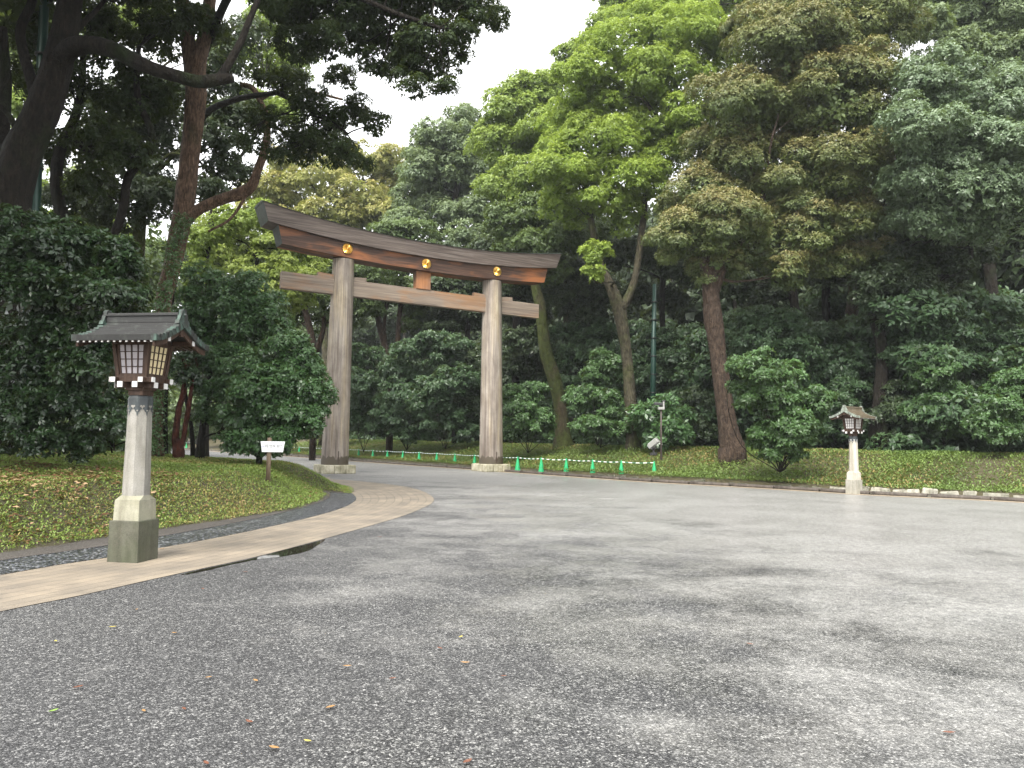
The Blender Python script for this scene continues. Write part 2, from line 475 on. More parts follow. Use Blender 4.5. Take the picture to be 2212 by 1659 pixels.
def dist_poly(x, y, P):
    """distance from points to a polyline P"""
    best = np.full(np.shape(x), 1e9)
    for (ax, ay), (bx, by) in zip(P[:-1], P[1:]):
        dx, dy = bx - ax, by - ay
        t = np.clip(((x - ax) * dx + (y - ay) * dy) / (dx * dx + dy * dy + 1e-12), 0, 1)
        best = np.minimum(best, np.hypot(x - ax - t * dx, y - ay - t * dy))
    return best
def inside(x, y, P):
    c = np.zeros(np.shape(x), bool)
    n = len(P)
    for i in range(n):
        ax, ay = P[i]; bx, by = P[(i + 1) % n]
        cond = ((ay > y) != (by > y))
        xx = (bx - ax) * (y - ay) / (by - ay + 1e-12) + ax
        c ^= cond & (x < xx)
    return c

# ------------------------------------------------------------------ the ground
M_forest = soil_mat("forest_floor_soil", (.016, .013, .008), (.05, .042, .022))
sheet("ground", [(-3000, -3000), (3000, -3000), (3000, 3000), (-3000, 3000)], -.03, M_forest)
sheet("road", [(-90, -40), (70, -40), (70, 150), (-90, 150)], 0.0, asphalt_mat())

pave_out = [(-12, -12), (-9, -5), (-7.2, 1), (-5.9, 5.2)] + [G(*p) for p in [(0, 1322), (170, 1288), (330, 1252), (440, 1228), (555, 1203), (680, 1170), (800, 1136), (870, 1115), (915, 1097), (937, 1083), (930, 1070), (900, 1057), (860, 1049), (800, 1042), (755, 1038), (715, 1035)]] + [(-8.5, 34.5), (-14, 37.5), (-30, 41.5)]
pave_in = [(-15.5, -12), (-11.5, -5), (-9.2, 2), (-7.4, 6.8)] + [G(*p) for p in [(0, 1243), (120, 1222), (235, 1205), (330, 1187), (480, 1160), (620, 1130), (700, 1110), (745, 1095), (766, 1083), (768, 1073), (750, 1061), (722, 1050)]] + [(-7.6, 30), (-11, 33), (-16, 35.5), (-30, 39.5)]
gut_in = [(-16.2, -12), (-12.2, -5), (-9.9, 2), (-8.0, 7.0)] + [G(*p) for p in [(0, 1213), (120, 1196), (230, 1180), (330, 1163), (480, 1136), (600, 1111), (680, 1090), (712, 1075), (712, 1062), (700, 1050)]] + [(-8.3, 29.6), (-11.3, 32.6), (-16.2, 35), (-30, 38.9)]
MOUND = [(-17, -12), (-13, -5), (-10.6, 2), (-8.6, 7.2)] + [G(*p) for p in [(0, 1199), (120, 1182), (230, 1164), (330, 1148), (450, 1131), (560, 1114), (640, 1101), (690, 1086), (708, 1074), (705, 1062)]] + [(-4.95, 24.2), (-5.6, 27), (-7.2, 29.6), (-10.5, 32), (-16.5, 34.5), (-30, 38), (-70, 44)]
ribbon("path", smooth_path(pave_out, 6), smooth_path(pave_in, 6), .006, paving_mat(), n=260, across=6)
ribbon("cobbled_gutter", smooth_path(pave_in, 6), smooth_path(gut_in, 6), .010, pebble_mat(), n=260)
ribbon("soil_strip", smooth_path(gut_in, 6), [(x - .25, y + .1) for x, y in smooth_path(MOUND[:-1], 6)], .014, soil_mat("damp_soil", (.035, .030, .026), (.11, .098, .085), 1.5), n=260)
# raised paving edges
MOUND_S = [tuple(p) for p in smooth_path(MOUND, 5)]
MOUND_POLY = MOUND_S + [(-70, -12)]
def mound_z(x, y):
    d = dist_poly(x, y, MOUND_S)
    z = .80 * smstep(d / 2.1) + .42 * smstep((d - 1.0) / 9.0) + .03 * fbm(x, y, 3, 1.3) * smstep(d / .6)
    return z + .01
def mound_mesh():
    xs = np.concatenate([np.arange(-70, -26, 2.0), np.arange(-26, -4.0, .22)])
    ys = np.concatenate([np.arange(-12, 6, 1.0), np.arange(6, 36, .25), np.arange(36, 46, 1.0)])
    X, Y = np.meshgrid(xs, ys, indexing='ij')
    ins = inside(X, Y, MOUND_POLY)
    d = dist_poly(X, Y, MOUND_S)
    Z = np.where(ins, mound_z(X, Y), -.02 - .3 * np.minimum(d, .5))
    V = np.stack([X, Y, Z], -1).reshape(-1, 3)
    idx = np.arange(X.size).reshape(X.shape)
    Q = np.stack([idx[:-1, :-1], idx[1:, :-1], idx[1:, 1:], idx[:-1, 1:]], -1).reshape(-1, 4)
    keep = (ins | (d < .5)).ravel()
    Q = Q[keep[Q].all(1)]
    o = np_mesh("earth_mound", V, Q, soil_mat("mound_earth", (.030, .024, .014), (.085, .075, .035)), smooth=True)
    o["kind"] = "structure"
mound_mesh()

KERB_PX = [(2212, 1085), (2030, 1076), (1860, 1068), (1700, 1058), (1560, 1050), (1413, 1042), (1280, 1033), (1118, 1021.5), (980, 1011.5), (870, 1004), (775, 997), (669, 989), (600, 984), (520, 979), (450, 974), (350, 966.5)]
KERB = [(70, -22), (48, -2), (34, 9.5), (24.5, 17.5)] + [G(*p) for p in KERB_PX] + [(-62, 128), (-110, 190)]
KERB_S = resample(smooth_path(KERB, 8), 700)
tg = np.gradient(KERB_S, axis=0); tg /= np.linalg.norm(tg, axis=1)[:, None]
KN = np.stack([tg[:, 1], -tg[:, 0]], 1)     # pointing away from the road
def koff(d): return KERB_S + KN * np.asarray(d).reshape(-1, 1) if np.ndim(d) else KERB_S + KN * d
ribbon("kerb_strip", koff(-.42), koff(.02), .006, plain_mat("buff_strip", (.33, .27, .19), .75, var=.25, scale=5), n=700, across=2)
def bank_h(d, x, y):
    return .20 + 1.22 * smstep((d - .3) / 8.5) + .05 * fbm(x, y, 9, .8) * smstep(d / 1.5) + .35 * smstep((d - 10) / 20)
def bank_z(x, y):
    i = np.argmin((KERB_S[:, 0] - x) ** 2 + (KERB_S[:, 1] - y) ** 2)
    d = math.hypot(KERB_S[i, 0] - x, KERB_S[i, 1] - y)
    return float(bank_h(np.array(d), np.array(x), np.array(y)))
def bank_mesh():
    ds = np.concatenate([[.46, .5], np.arange(.7, 10, .35), [11, 13, 16, 20, 26, 34, 45, 60, 90]])
    S = KERB_S[::2]; N = KN[::2]
    X = S[:, 0:1] + N[:, 0:1] * ds; Y = S[:, 1:2] + N[:, 1:2] * ds
    Z = bank_h(np.broadcast_to(ds, X.shape), X, Y); Z[:, 0] = -.02
    V = np.stack([X, Y, Z], -1).reshape(-1, 3)
    idx = np.arange(X.size).reshape(X.shape)
    Q = np.stack([idx[:-1, :-1], idx[:-1, 1:], idx[1:, 1:], idx[1:, :-1]], -1).reshape(-1, 4)[:, ::-1]
    o = np_mesh("grass_bank_ground", V, Q, soil_mat("bank_earth", (.035, .030, .014), (.10, .085, .038)), smooth=True)
    o["kind"] = "structure"
bank_mesh()

# ------------------------------------------------------------------ kerb and low stone edging along the far side
def strip_box(name, d0, d1, z0, z1, mat, label=None, cat=None, kind=None, notch=0):
    """a long box following the kerb line; with notches"""
    S = KERB_S; n = len(S)
    s = np.concatenate([[0], np.cumsum(np.linalg.norm(np.diff(S, axis=0), axis=1))])
    step = 1.85
    A = Acc()
    k = 0; a = 0.0
    while a < s[-1] - step:
        b_ = a + step - .10
        t = np.linspace(a, b_, 5)
        P = np.stack([np.interp(t, s, S[:, 0]), np.interp(t, s, S[:, 1])], 1)
        N = np.stack([np.interp(t, s, KN[:, 0]), np.interp(t, s, KN[:, 1])], 1)
        def sect(zz0, zz1, PP, NN):
            V = []
            for p, q in zip(PP, NN):
                for d, z in ((d0, zz0), (d1, zz0), (d1, zz1), (d0, zz1)):
                    V.append((*(p + q * d), z))
            Q = []
            m = len(PP)
            for i in range(m - 1):
                for j in range(4):
                    Q.append((i * 4 + j, i * 4 + (j + 1) % 4, i * 4 + 4 + (j + 1) % 4, i * 4 + 4 + j))
            Q += [(0, 3, 2, 1), (m * 4 - 4, m * 4 - 3, m * 4 - 2, m * 4 - 1)]
            A.add(np.array(V), np.array(Q))
        sect(z0, z1, P, N)
        # the drain notch between two lengths: only the upper half bridges it
        t2 = np.linspace(b_ + .002, b_ + .098, 2)
        P2 = np.stack([np.interp(t2, s, S[:, 0]), np.interp(t2, s, S[:, 1])], 1)
        N2 = np.stack([np.interp(t2, s, KN[:, 0]), np.interp(t2, s, KN[:, 1])], 1)
        sect(z0 + (z1 - z0) * .55, z1 - .006, P2, N2)
        a += step
    o = A.build(name, mat)
    return tag(o, label, cat, kind=kind)
strip_box("kerb", .02, .17, -.01, .13, stone_mat("dark_kerb_stone", (.035, .028, .024), (.12, .10, .085)), kind="structure")
ribbon("drain_channel", koff(.17), koff(.46), .012, soil_mat("drain_mud", (.01, .009, .007), (.03, .027, .02)), n=500, across=1)
def stone_edging(s0, s1, hmin, hmax, mat, label):
    rng = random.Random(int(s0))
    S = KERB_S
    s = np.concatenate([[0], np.cumsum(np.linalg.norm(np.diff(S, axis=0), axis=1))])
    bm = bmesh.new(); a = s0
    while a < s1:
        w = rng.uniform(.38, .95); c = a + w / 2
        x = np.interp(c, s, S[:, 0]); y = np.interp(c, s, S[:, 1])
        nx = np.interp(c, s, KN[:, 0]); ny = np.interp(c, s, KN[:, 1])
        ang = math.atan2(ny, nx) + math.pi / 2
        h = rng.uniform(hmin, hmax); dd = .52 + rng.uniform(-.03, .05)
        M = Matrix.Rotation(ang + rng.uniform(-.04, .04), 4, 'Z') @ Matrix.Rotation(rng.uniform(-.12, .12), 4, 'Y')
        vs = box(bm, x + nx * dd, y + ny * dd, h / 2 - .02, w * .93, .22, h + .04, bev=.045, M=M, top=(rng.uniform(.82, .98), .85))
        for v in vs:
            v.co += Vector((rng.uniform(-1, 1), rng.uniform(-1, 1), rng.uniform(-1, 1))) * .012
        a += w
    o = bm_obj("stone_edging", bm, mat)
    tag(o, label, "stone edging")
_s = np.concatenate([[0], np.cumsum(np.linalg.norm(np.diff(KERB_S, axis=0), axis=1))])
s_lamp = _s[int(np.argmin((KERB_S[:, 0] - 10.6) ** 2 + (KERB_S[:, 1] - 26.6) ** 2))]
stone_edging(18.0, s_lamp + .6, .18, .30, stone_mat("lichened_limestone", (.20, .18, .15), (.48, .46, .39), stain=(.07, .075, .04), stain_hi=.75, scale=1.0), "row of pale lichened stones edging the bank right of the far lantern")
stone_edging(s_lamp + 1.0, _s[-1] - 60, .12, .21, stone_mat("mossy_edging_stone", (.055, .05, .038), (.15, .14, .11), stain=(.05, .06, .025), stain_hi=.8, scale=1.0), "low row of dark mossy stones edging the bank left of the far lantern")

# ------------------------------------------------------------------ the torii gate
TL = Vector((-8.698, 38.115)); TR = Vector((-1.0886, 42.966)); TC = (TL + TR) / 2
TANG = math.atan2(TR.y - TL.y, TR.x - TL.x)
W_post = torii_post_mat()
W_kasagi = wood_mat("weathered_top_beam", (.040, .031, .027), (.115, .090, .076), (.215, .185, .16), 0, (.20, .12, .08), .12)
W_shimaki = wood_mat("red_brown_lower_beam", (.022, .014, .011), (.07, .038, .026), (.15, .085, .055), 0, (.40, .15, .055), .60, streak=12)
W_nuki = wood_mat("weathered_tie_beam", (.090, .070, .055), (.205, .162, .125), (.31, .26, .20), 0, (.36, .20, .10), .46)
W_strut = wood_mat("orange_grained_strut", (.06, .035, .025), (.16, .10, .07), (.30, .20, .14), 2, (.50, .22, .09), .62)
M_patina = copper_mat("copper_sheet_cap", (.10, .13, .11), (.22, .30, .25), .6)
M_gold = plain_mat("gold_leaf", (.86, .56, .16), .28, 1.0, .1, 30)
M_goldd = plain_mat("dark_gold_recess", (.30, .17, .04), .45, .8, .1, 30)
M_plinth = stone_mat("torii_plinth_stone", (.34, .31, .23), (.62, .58, .46), stain=(.17, .16, .085), stain_hi=.8)
torii = empty("torii_gate", (TC.x, TC.y, 0), "giant weathered wooden torii with curved lintel and three gold crests over the road", "torii gate", rz=TANG)

M_endgrain = copper_mat("dark_end_plate", (.018, .022, .020), (.045, .06, .05), .5)
def curved_beam(name, x1t, x1b, ztop, zbot, y0, mat, parent, ytop=None, n=60):
    """beam whose ends slant: half lengths x1t (top) and x1b (bottom), top/bottom curves ztop(x), zbot(x), half depth y0"""
    ytop = ytop or y0
    V = []; Q = []
    for i in range(n + 1):
        t = -1 + 2 * i / n
        xt, xb = t * x1t, t * x1b
        V += [(xb, -y0, zbot(xb)), (xt, -ytop, ztop(xt)), (xt, ytop, ztop(xt)), (xb, y0, zbot(xb))]
    for i in range(n):
        for j in range(4):
            Q.append((i * 4 + j, i * 4 + (j + 1) % 4, i * 4 + 4 + (j + 1) % 4, i * 4 + 4 + j))
    Q += [(0, 3, 2, 1), (n * 4, n * 4 + 1, n * 4 + 2, n * 4 + 3)]
    bm = bmesh.new(); vs = [bm.verts.new(v) for v in V]
    for q in Q: bm.faces.new([vs[k] for k in q])
    bmesh.ops.bevel(bm, geom=[e for e in bm.edges if e.is_valid and len(e.link_faces) == 2 and e.calc_face_angle(0) > .6], offset=.018, segments=2, affect='EDGES')
    bm.normal_update()
    for f in bm.faces:
        if abs(f.normal.x) > .85: f.material_index = 1
    return bm_obj(name, bm, [mat, M_endgrain], parent)
kt = lambda x: 12.05 + .68 * (abs(x) / 8.6) ** 2.1
kb = lambda x: 11.31 + .55 * (abs(x) / 8.4) ** 2.1
sb = lambda x: 10.62 + .30 * (abs(x) / 7.6) ** 2.1
top_beam = curved_beam("top_beam", 8.62, 8.34, kt, kb, .70, W_kasagi, torii, ytop=.78)
lower_beam = curved_beam("lower_beam", 7.82, 7.60, lambda x: kb(x) - .004, sb, .50, W_shimaki, torii, ytop=.54)
curved_beam("copper_cap", 8.67, 8.66, lambda x: kt(x) + .07, lambda x: kt(x) + .004, .84, M_patina, torii, ytop=.55)
for s, px in ((-1, -4.5), (1, 4.5)):
    # post: tapered, leaning slightly inward
    seg = 56; rings = 26; V = []; Q = []
    rng = np.random.default_rng(11 + s)
    for i in range(rings + 1):
        t = i / rings; z = .42 + t * (10.66 - .42)
        r = .655 - .125 * t + .012 * (1 - t) ** 6
        cx = px - s * .13 * t
        for k in range(seg):
            a = 2 * math.pi * k / seg
            V.append((cx - px + r * math.cos(a), r * math.sin(a), z))
    for i in range(rings):
        for k in range(seg):
            Q.append((i * seg + k, i * seg + (k + 1) % seg, (i + 1) * seg + (k + 1) % seg, (i + 1) * seg + k))
    V = np.array(V)
    post = np_mesh("post", V, Q, W_post, torii, smooth=True)
    post.location = (px, 0, 0)
    # iron-like plugged mortise near the foot
    bm = bmesh.new()
    box(bm, -.05, -.655, .78, .055, .03, .62, .008)
    box(bm, -.05, -.66, .70, .10, .03, .20, .01)
    bm_obj("foot_plug", bm, plain_mat("dark_wet_wood", (.05, .032, .02), .6), post)
    # plinth of rounded stones
    pl = bpy.data.objects.new("plinth", None); COL.objects.link(pl); pl.parent = torii; pl.location = (px, 0, 0)
    bpy.data.objects.remove(pl)
    bm = bmesh.new()
    for sx_ in (-1, 0, 1):
        for sy_ in (-1, 0, 1):
            if sx_ == 0 and sy_ == 0: continue
            wx = .46 if sx_ == 0 else .52
            box(bm, px + sx_ * .555, sy_ * .555, .205, (.585 if sx_ == 0 else .515), (.585 if sy_ == 0 else .515), .43, .055)
    bmesh.ops.create_cone
    box(bm, px, 0, .2, .7, .7, .40, .02)
    for v in bm.verts:
        v.co.z = max(v.co.z, -.01)
    bm_obj("plinth", bm, M_plinth, torii, smooth=False)
bm = bmesh.new(); box(bm, 0, 0, 9.26, 14.95, .36, .82, .015); bm_obj("tie_beam", bm, W_nuki, torii)
bm = bmesh.new(); box(bm, 0, -.02, 10.14, .84, .42, .94, .015); bm_obj("centre_strut", bm, W_strut, torii)
for px in (-4.42, 4.42):
    for s in (-1, 1):
        bm = bmesh.new()
        vs = box(bm, px + s * .86, .02, 9.765, .80, .26, .19, .008)
        for v in vs:
            if v.co.z > 9.75: v.co.z += .075 * ((v.co.x - px) * s - .86)
        bm_obj("wedge", bm, W_nuki, torii)
def crest(px, pz):
    """sixteen-petalled gold rosette"""
    R = .272
    y = -.52
    bm = bmesh.new()
    bmesh.ops.create_cone(bm, cap_ends=True, segments=32, radius1=R * .90, radius2=R * .86, depth=.05, matrix=Matrix.Translation((px, y - .02, pz)) @ Matrix.Rotation(math.pi / 2, 4, 'X'))
    back = bm_obj("crest", bm, M_goldd, torii)
    bm = bmesh.new()
    for k in range(16):
        a = 2 * math.pi * (k + .5) / 16
        # petal: tapered, domed, rounded tip
        pts = []
        prof = [(.20, .018), (.5, .060), (.80, .088), (.93, .080), (1.0, .045), (1.03, 0)]
        L = [(r * R, -w * R * 2.0) for r, w in prof]; Rr_ = [(r * R, w * R * 2.0) for r, w in prof[::-1]]
        mid = [bm.verts.new((px + math.cos(a) * r * R, y - .075 + .02 * (r - .6) ** 2, pz + math.sin(a) * r * R)) for r in (.2, .5, .8, .97)]
        def P3(r, w): return bm.verts.new((px + math.cos(a) * r - math.sin(a) * w, y - .045, pz + math.sin(a) * r + math.cos(a) * w))
        lv = [P3(r * R, -w * R * 2.0) for r, w in prof[:4]]; rv = [P3(r * R, w * R * 2.0) for r, w in prof[:4]]
        tip = P3(1.03 * R, 0)
        for i in range(3):
            bm.faces.new((lv[i], lv[i + 1], mid[i + 1], mid[i])); bm.faces.new((mid[i], mid[i + 1], rv[i + 1], rv[i]))
        bm.faces.new((lv[3], tip, mid[3])); bm.faces.new((mid[3], tip, rv[3]))
    bmesh.ops.create_uvsphere(bm, u_segments=16, v_segments=8, radius=R * .17, matrix=Matrix.Translation((px, y - .06, pz)) @ Matrix.Diagonal((1, .5, 1, 1)))
    bm_obj("petals", bm, M_gold, back, smooth=False)
for px, pz in ((-4.38, 11.24), (-.02, 11.08), (4.36, 11.24)): crest(px, pz - .10 if px else pz - .03)

# ------------------------------------------------------------------ shrine lanterns
M_lstone = stone_mat("lantern_stone", (.18, .172, .16), (.29, .28, .258), stain=(.25, .24, .19), stain_hi=.35)
M_lstone2 = stone_mat("lantern_block_stone", (.22, .21, .165), (.32, .31, .24), stain=(.20, .20, .12), stain_hi=.5)
M_lbase = stone_mat("mossy_base_stone", (.055, .055, .04), (.11, .107, .08), stain=(.05, .06, .03), stain_hi=.7)
M_lbase2 = stone_mat("clean_base_stone", (.26, .25, .22), (.40, .38, .33), stain=(.16, .15, .11), stain_hi=.5)
M_lshaft2 = stone_mat("pale_shaft_stone", (.36, .335, .285), (.46, .435, .385), stain=(.38, .33, .25), stain_hi=.4)
M_cedar = wood_mat("lantern_cedar", (.018, .010, .007), (.05, .028, .018), (.10, .060, .040), 2, None, 0, scale=2.5)
M_white = plain_mat("white_painted_tips", (.60, .59, .57), .6, var=.05)
M_paper = plain_mat("white_pane", (.74, .72, .70), .35, var=.05)
M_papery = plain_mat("cream_backlit_pane", (.78, .66, .40), .35, var=.06)  # light coming through the side pane is put into its colour
M_paperg = plain_mat("violet_reflecting_pane", (.42, .39, .41), .35, var=.05)  # reflection on the front pane, painted as a greyer colour
M_roofdark = copper_mat("dark_aged_copper", (.018, .018, .017), (.05, .056, .048), .3)
M_roofbrown = copper_mat("brown_aged_copper", (.10, .078, .048), (.16, .14, .10), .4)
M_verd = copper_mat("green_verdigris", (.026, .028, .025), (.065, .11, .088), .45)
M_verdp = copper_mat("pale_verdigris", (.13, .14, .115), (.25, .29, .24), .6)
M_collar = copper_mat("dark_collar_copper", (.03, .036, .038), (.075, .09, .09), .4)
def lantern(loc, rz, scale, label, group, left_look):
    t = empty("stone_lantern", loc, label, "lantern", group, rz)
    t.scale = (scale,) * 3
    m_shaft, m_blk, m_base = (M_lstone, M_lstone2, M_lbase) if left_look else (M_lshaft2, M_lshaft2, M_lbase2)
    m_roof, m_verge = (M_roofdark, M_verd) if left_look else (M_roofbrown, M_verdp)
    bm = bmesh.new(); box(bm, 0, 0, .25, .43, .43, .555, .008, top=(.98, .98)); bm_obj("base_block", bm, m_base, t)
    bm = bmesh.new(); box(bm, 0, 0, .655, .365, .365, .26, .006, top=(.96, .96))
    # chamfer from the square block into the octagon
    def octv(r, z):  # r = across-flats half
        c = r * math.tan(math.pi / 8)
        return [bm.verts.new((x, y, z)) for x, y in ((r, -c), (r, c), (c, r), (-c, r), (-r, c), (-r, -c), (-c, -r), (c, -r))]
    def sqv(r, z, c=.006):
        return [bm.verts.new((x, y, z)) for x, y in ((r, -r + c), (r, r - c), (r - c, r), (-r + c, r), (-r, r - c), (-r, -r + c), (-r + c, -r), (r - c, -r))]
    def loft(a, b_):
        for k in range(8): bm.faces.new((a[k], a[(k + 1) % 8], b_[(k + 1) % 8], b_[k]))
    a = sqv(.1750, .786); b_ = octv(.1600, .845); loft(a, b_)
    bm_obj("square_block", bm, m_blk, t)
    bm = bmesh.new()
    z0, z1, r0, r1 = .820, 2.06, .160, .136
    rows = [octv(r0 + (r1 - r0) * k / 6, z0 + (z1 - z0) * k / 6) for k in range(7)]
    for a, b_ in zip(rows[:-1], rows[1:]): loft(a, b_)
    bm.faces.new(rows[-1])
    bmesh.ops.bevel(bm, geom=[e for e in bm.edges if abs(e.verts[0].co.z - e.verts[1].co.z) > .05], offset=.006, segments=1, affect='EDGES')
    shaft = bm_obj("shaft", bm, m_shaft, t)
    # copper collar with hanging points
    bm = bmesh.new()
    r_ = .1435
    rings = [octv(r_, 1.985), octv(r_ + .001, 2.10), octv(r_ - .012, 2.135), octv(r_ - .03, 2.142)]
    for a, b_ in zip(rings[:-1], rings[1:]): loft(a, b_)
    c = r_ * math.tan(math.pi / 8)
    for k in range(8):
        ang = k * math.pi / 4
        def FP(u, z, o=.0012):
            x, y = r_ + o, u
            return bm.verts.new((x * math.cos(ang) - y * math.sin(ang), x * math.sin(ang) + y * math.cos(ang), z))
        h = .075
        for s in (-1, 1):
            pts = [(s * c * 1.01, 1.985), (s * c * .05, 1.985), (s * c * .12, 1.965), (s * c * .42, 1.955), (s * c * .50, 1.935), (s * c * .78, 1.92), (s * c * .86, 1.895), (s * c * 1.01, 1.868)]
            bm.faces.new([FP(u, z) for u, z in pts])
    col_ = bm_obj("collar", bm, M_collar, t)
    bm = bmesh.new()
    for k in range(8):
        ang = k * math.pi / 4
        for s in (-1, 1):
            M = Matrix.Rotation(ang, 4, 'Z') @ Matrix.Translation((r_ + .004, s * .015, 2.002)) @ Matrix.Rotation(math.pi / 2, 4, 'Y')
            bmesh.ops.create_cone(bm, cap_ends=True, segments=12, radius1=.014, radius2=.014, depth=.004, matrix=M)
        M = Matrix.Rotation(ang, 4, 'Z') @ Matrix.Translation((r_ + .003, 0, 1.985)) @ Matrix.Rotation(math.pi / 2, 4, 'Y')
        bmesh.ops.create_cone(bm, cap_ends=True, segments=4, radius1=.013, radius2=.013, depth=.004, matrix=M)
        for s in (1,):
            M = Matrix.Rotation(ang + math.pi / 8, 4, 'Z') @ Matrix.Translation((r_ / math.cos(math.pi / 8) - .003, 0, 1.945)) @ Matrix.Rotation(math.pi / 2, 4, 'Y')
            bmesh.ops.create_cone(bm, cap_ends=True, segments=8, radius1=.010, radius2=.010, depth=.012, matrix=M)
    bm_obj("inlay_pattern", bm, M_white if not left_look else M_lstone, col_)
    # wooden neck and beams
    bm = bmesh.new()
    box(bm, 0, 0, 2.185, .22, .22, .085, .006); box(bm, 0, 0, 2.235, .27, .27, .05, .006)
    bm_obj("neck", bm, M_cedar, t)
    def beam(axis, off, z, L, w, h):
        bm = bmesh.new()
        d = (L, w, h) if axis == 0 else (w, L, h)
        p = (0, off, z) if axis == 0 else (off, 0, z)
        vs = box(bm, *p, *d, .004)
        for v in vs:   # boat-shaped undersides of the ends
            q = abs(v.co.x if axis == 0 else v.co.y)
            if v.co.z < z and q > L / 2 - .03: v.co.z += .0
        o = bm_obj("bracket_beam", bm, M_cedar, t)
        for s in (-1, 1):
            bm = bmesh.new()
            tip = (.012, w * 1.03, h * 1.03) if axis == 0 else (w * 1.03, .012, h * 1.03)
            q = (s * (L / 2 + .004), off, z) if axis == 0 else (off, s * (L / 2 + .004), z)
            box(bm, *q, *tip, .002)
            bm_obj("white_tip", bm, M_white, o)
    for s in (-1, 1):
        beam(0, s * .105, 2.262 + .012, .56, .072, .070)
        beam(1, s * .105, 2.268 + .010, .56, .072, .072)
        beam(0, s * .195, 2.342, .60, .062, .062)
        beam(1, s * .195, 2.338, .60, .062, .062)
    bm = bmesh.new(); box(bm, 0, 0, 2.374, .455, .455, .03, .004); bm_obj("sill", bm, M_cedar, t)
    # flaring lamp box: corner posts, rails, lattice panes
    zb, zt, wb, wt = 2.385, 2.83, .215, .262
    bm = bmesh.new()
    for sx_ in (-1, 1):
        for sy_ in (-1, 1):
            vs = box(bm, 0, 0, (zb + zt) / 2, .052, .052, zt - zb, .003)
            for v in vs:
                k = (v.co.z - zb) / (zt - zb); w = wb + (wt - wb) * k
                v.co.x += sx_ * (w - .02); v.co.y += sy_ * (w - .02)
    for s in (-1, 1):
        box(bm, 0, s * (wt - .018), zt - .012, .46, .040, .030, .002); box(bm, s * (wt - .018), 0, zt - .012, .040, .46, .030, .002)
        box(bm, 0, s * (wb - .018), zb + .014, .36, .040, .028, .002); box(bm, s * (wb - .018), 0, zb + .014, .040, .36, .028, .002)
    bm_obj("frame", bm, M_cedar, t)
    for k in range(4):
        ang = k * math.pi / 2          # 0: +X face (gable side), 3: -Y face (front)
        pane = {0: M_papery, 1: M_paper, 2: M_paper, 3: M_paperg}[k] if left_look else M_paper
        def W3(u, z, o):
            kz = (z - zb) / (zt - zb); w = wb + (wt - wb) * kz + o
            uu = u * (.90 + .20 * kz)
            return (w * math.cos(ang) - uu * math.sin(ang), w * math.sin(ang) + uu * math.cos(ang), z)
        za, zc, hw = zb + .03, zt - .03, .176
        bm = bmesh.new(); bm.faces.new([bm.verts.new(W3(u, z, -.026)) for u, z in ((-hw - .02, za - .01), (hw + .02, za - .01), (hw + .02, zc + .01), (-hw - .02, zc + .01))])
        bm.faces.new([bm.verts.new(W3(u, z, -.034)) for u, z in ((-hw - .02, za - .01), (-hw - .02, zc + .01), (hw + .02, zc + .01), (hw + .02, za - .01))])
        bmw = bmesh.new()
        def bar(u0, zz0, u1, zz1, wd, vertical):
            o0, o1 = -.024, -.012
            cs = []
            for o in (o0, o1):
                if vertical: cs.append([W3(u0 - wd, zz0, o), W3(u0 + wd, zz0, o), W3(u1 + wd, zz1, o), W3(u1 - wd, zz1, o)])
                else: cs.append([W3(u0, zz0 - wd, o), W3(u1, zz0 - wd, o), W3(u1, zz1 + wd, o), W3(u0, zz1 + wd, o)])
            A_ = [bmw.verts.new(p) for p in cs[0]]; B_ = [bmw.verts.new(p) for p in cs[1]]
            bmw.faces.new(B_); bmw.faces.new(A_[::-1])
            for i in range(4): bmw.faces.new((A_[i], A_[(i + 1) % 4], B_[(i + 1) % 4], B_[i]))
        for i in range(5):
            u = -hw + 2 * hw * i / 4; bar(u, za, u, zc, .0065 if 0 < i < 4 else .014, True)
        for i in range(5):
            z = za + (zc - za) * i / 4; bar(-hw, z, hw, z, .005 if 0 < i < 4 else .010, False)
        wob = bm_obj("window", bmw, M_cedar, t)
        bm_obj("pane", bm, pane, wob)
    # roof: concave slopes in courses, thick verdigris verges, ridge with end ornaments
    EH, RH, hy, hx = 2.835, .27, .60, .585     # eave height, rise, half span, half length
    def prof(t): return EH + .02 + RH * (1 - t) ** 1.5
    nC = 9
    top = [(0, prof(0))]
    for k in range(nC):
        ta, tb = k / nC, (k + 1) / nC
        top += [(ta * hy + .002, prof(ta) - (0 if k == 0 else .002)), (tb * hy, prof(tb) + .022)]
    top = [(y, z) for y, z in top]
    top_outer = top[-1]
    bot = [(t * (hy - .01), prof(t) - .075 + .025 * t) for t in np.linspace(0, 1, 10)]
    loop = top + bot[::-1]
    def slab(loop, xa, xb, both=True):
        bm = bmesh.new()
        for s in ((1, -1) if both else (1,)):
            A_ = [bm.verts.new((xa, s * y, z)) for y, z in loop]; B_ = [bm.verts.new((xb, s * y, z)) for y, z in loop]
            for i in range(len(loop)):
                j = (i + 1) % len(loop)
                if abs(loop[i][0]) < 1e-6 and abs(loop[j][0]) < 1e-6: continue
                bm.faces.new((A_[i], A_[j], B_[j], B_[i]))
            bmesh.ops.triangulate(bm, faces=[bm.faces.new(A_), bm.faces.new(B_)])
        return bm
    roof = bm_obj("roof", slab(loop, -hx + .075, hx - .075), m_roof, t)
    vl = [(y, z + .006) for y, z in top] + [(y, z - .004) for y, z in bot[::-1]]
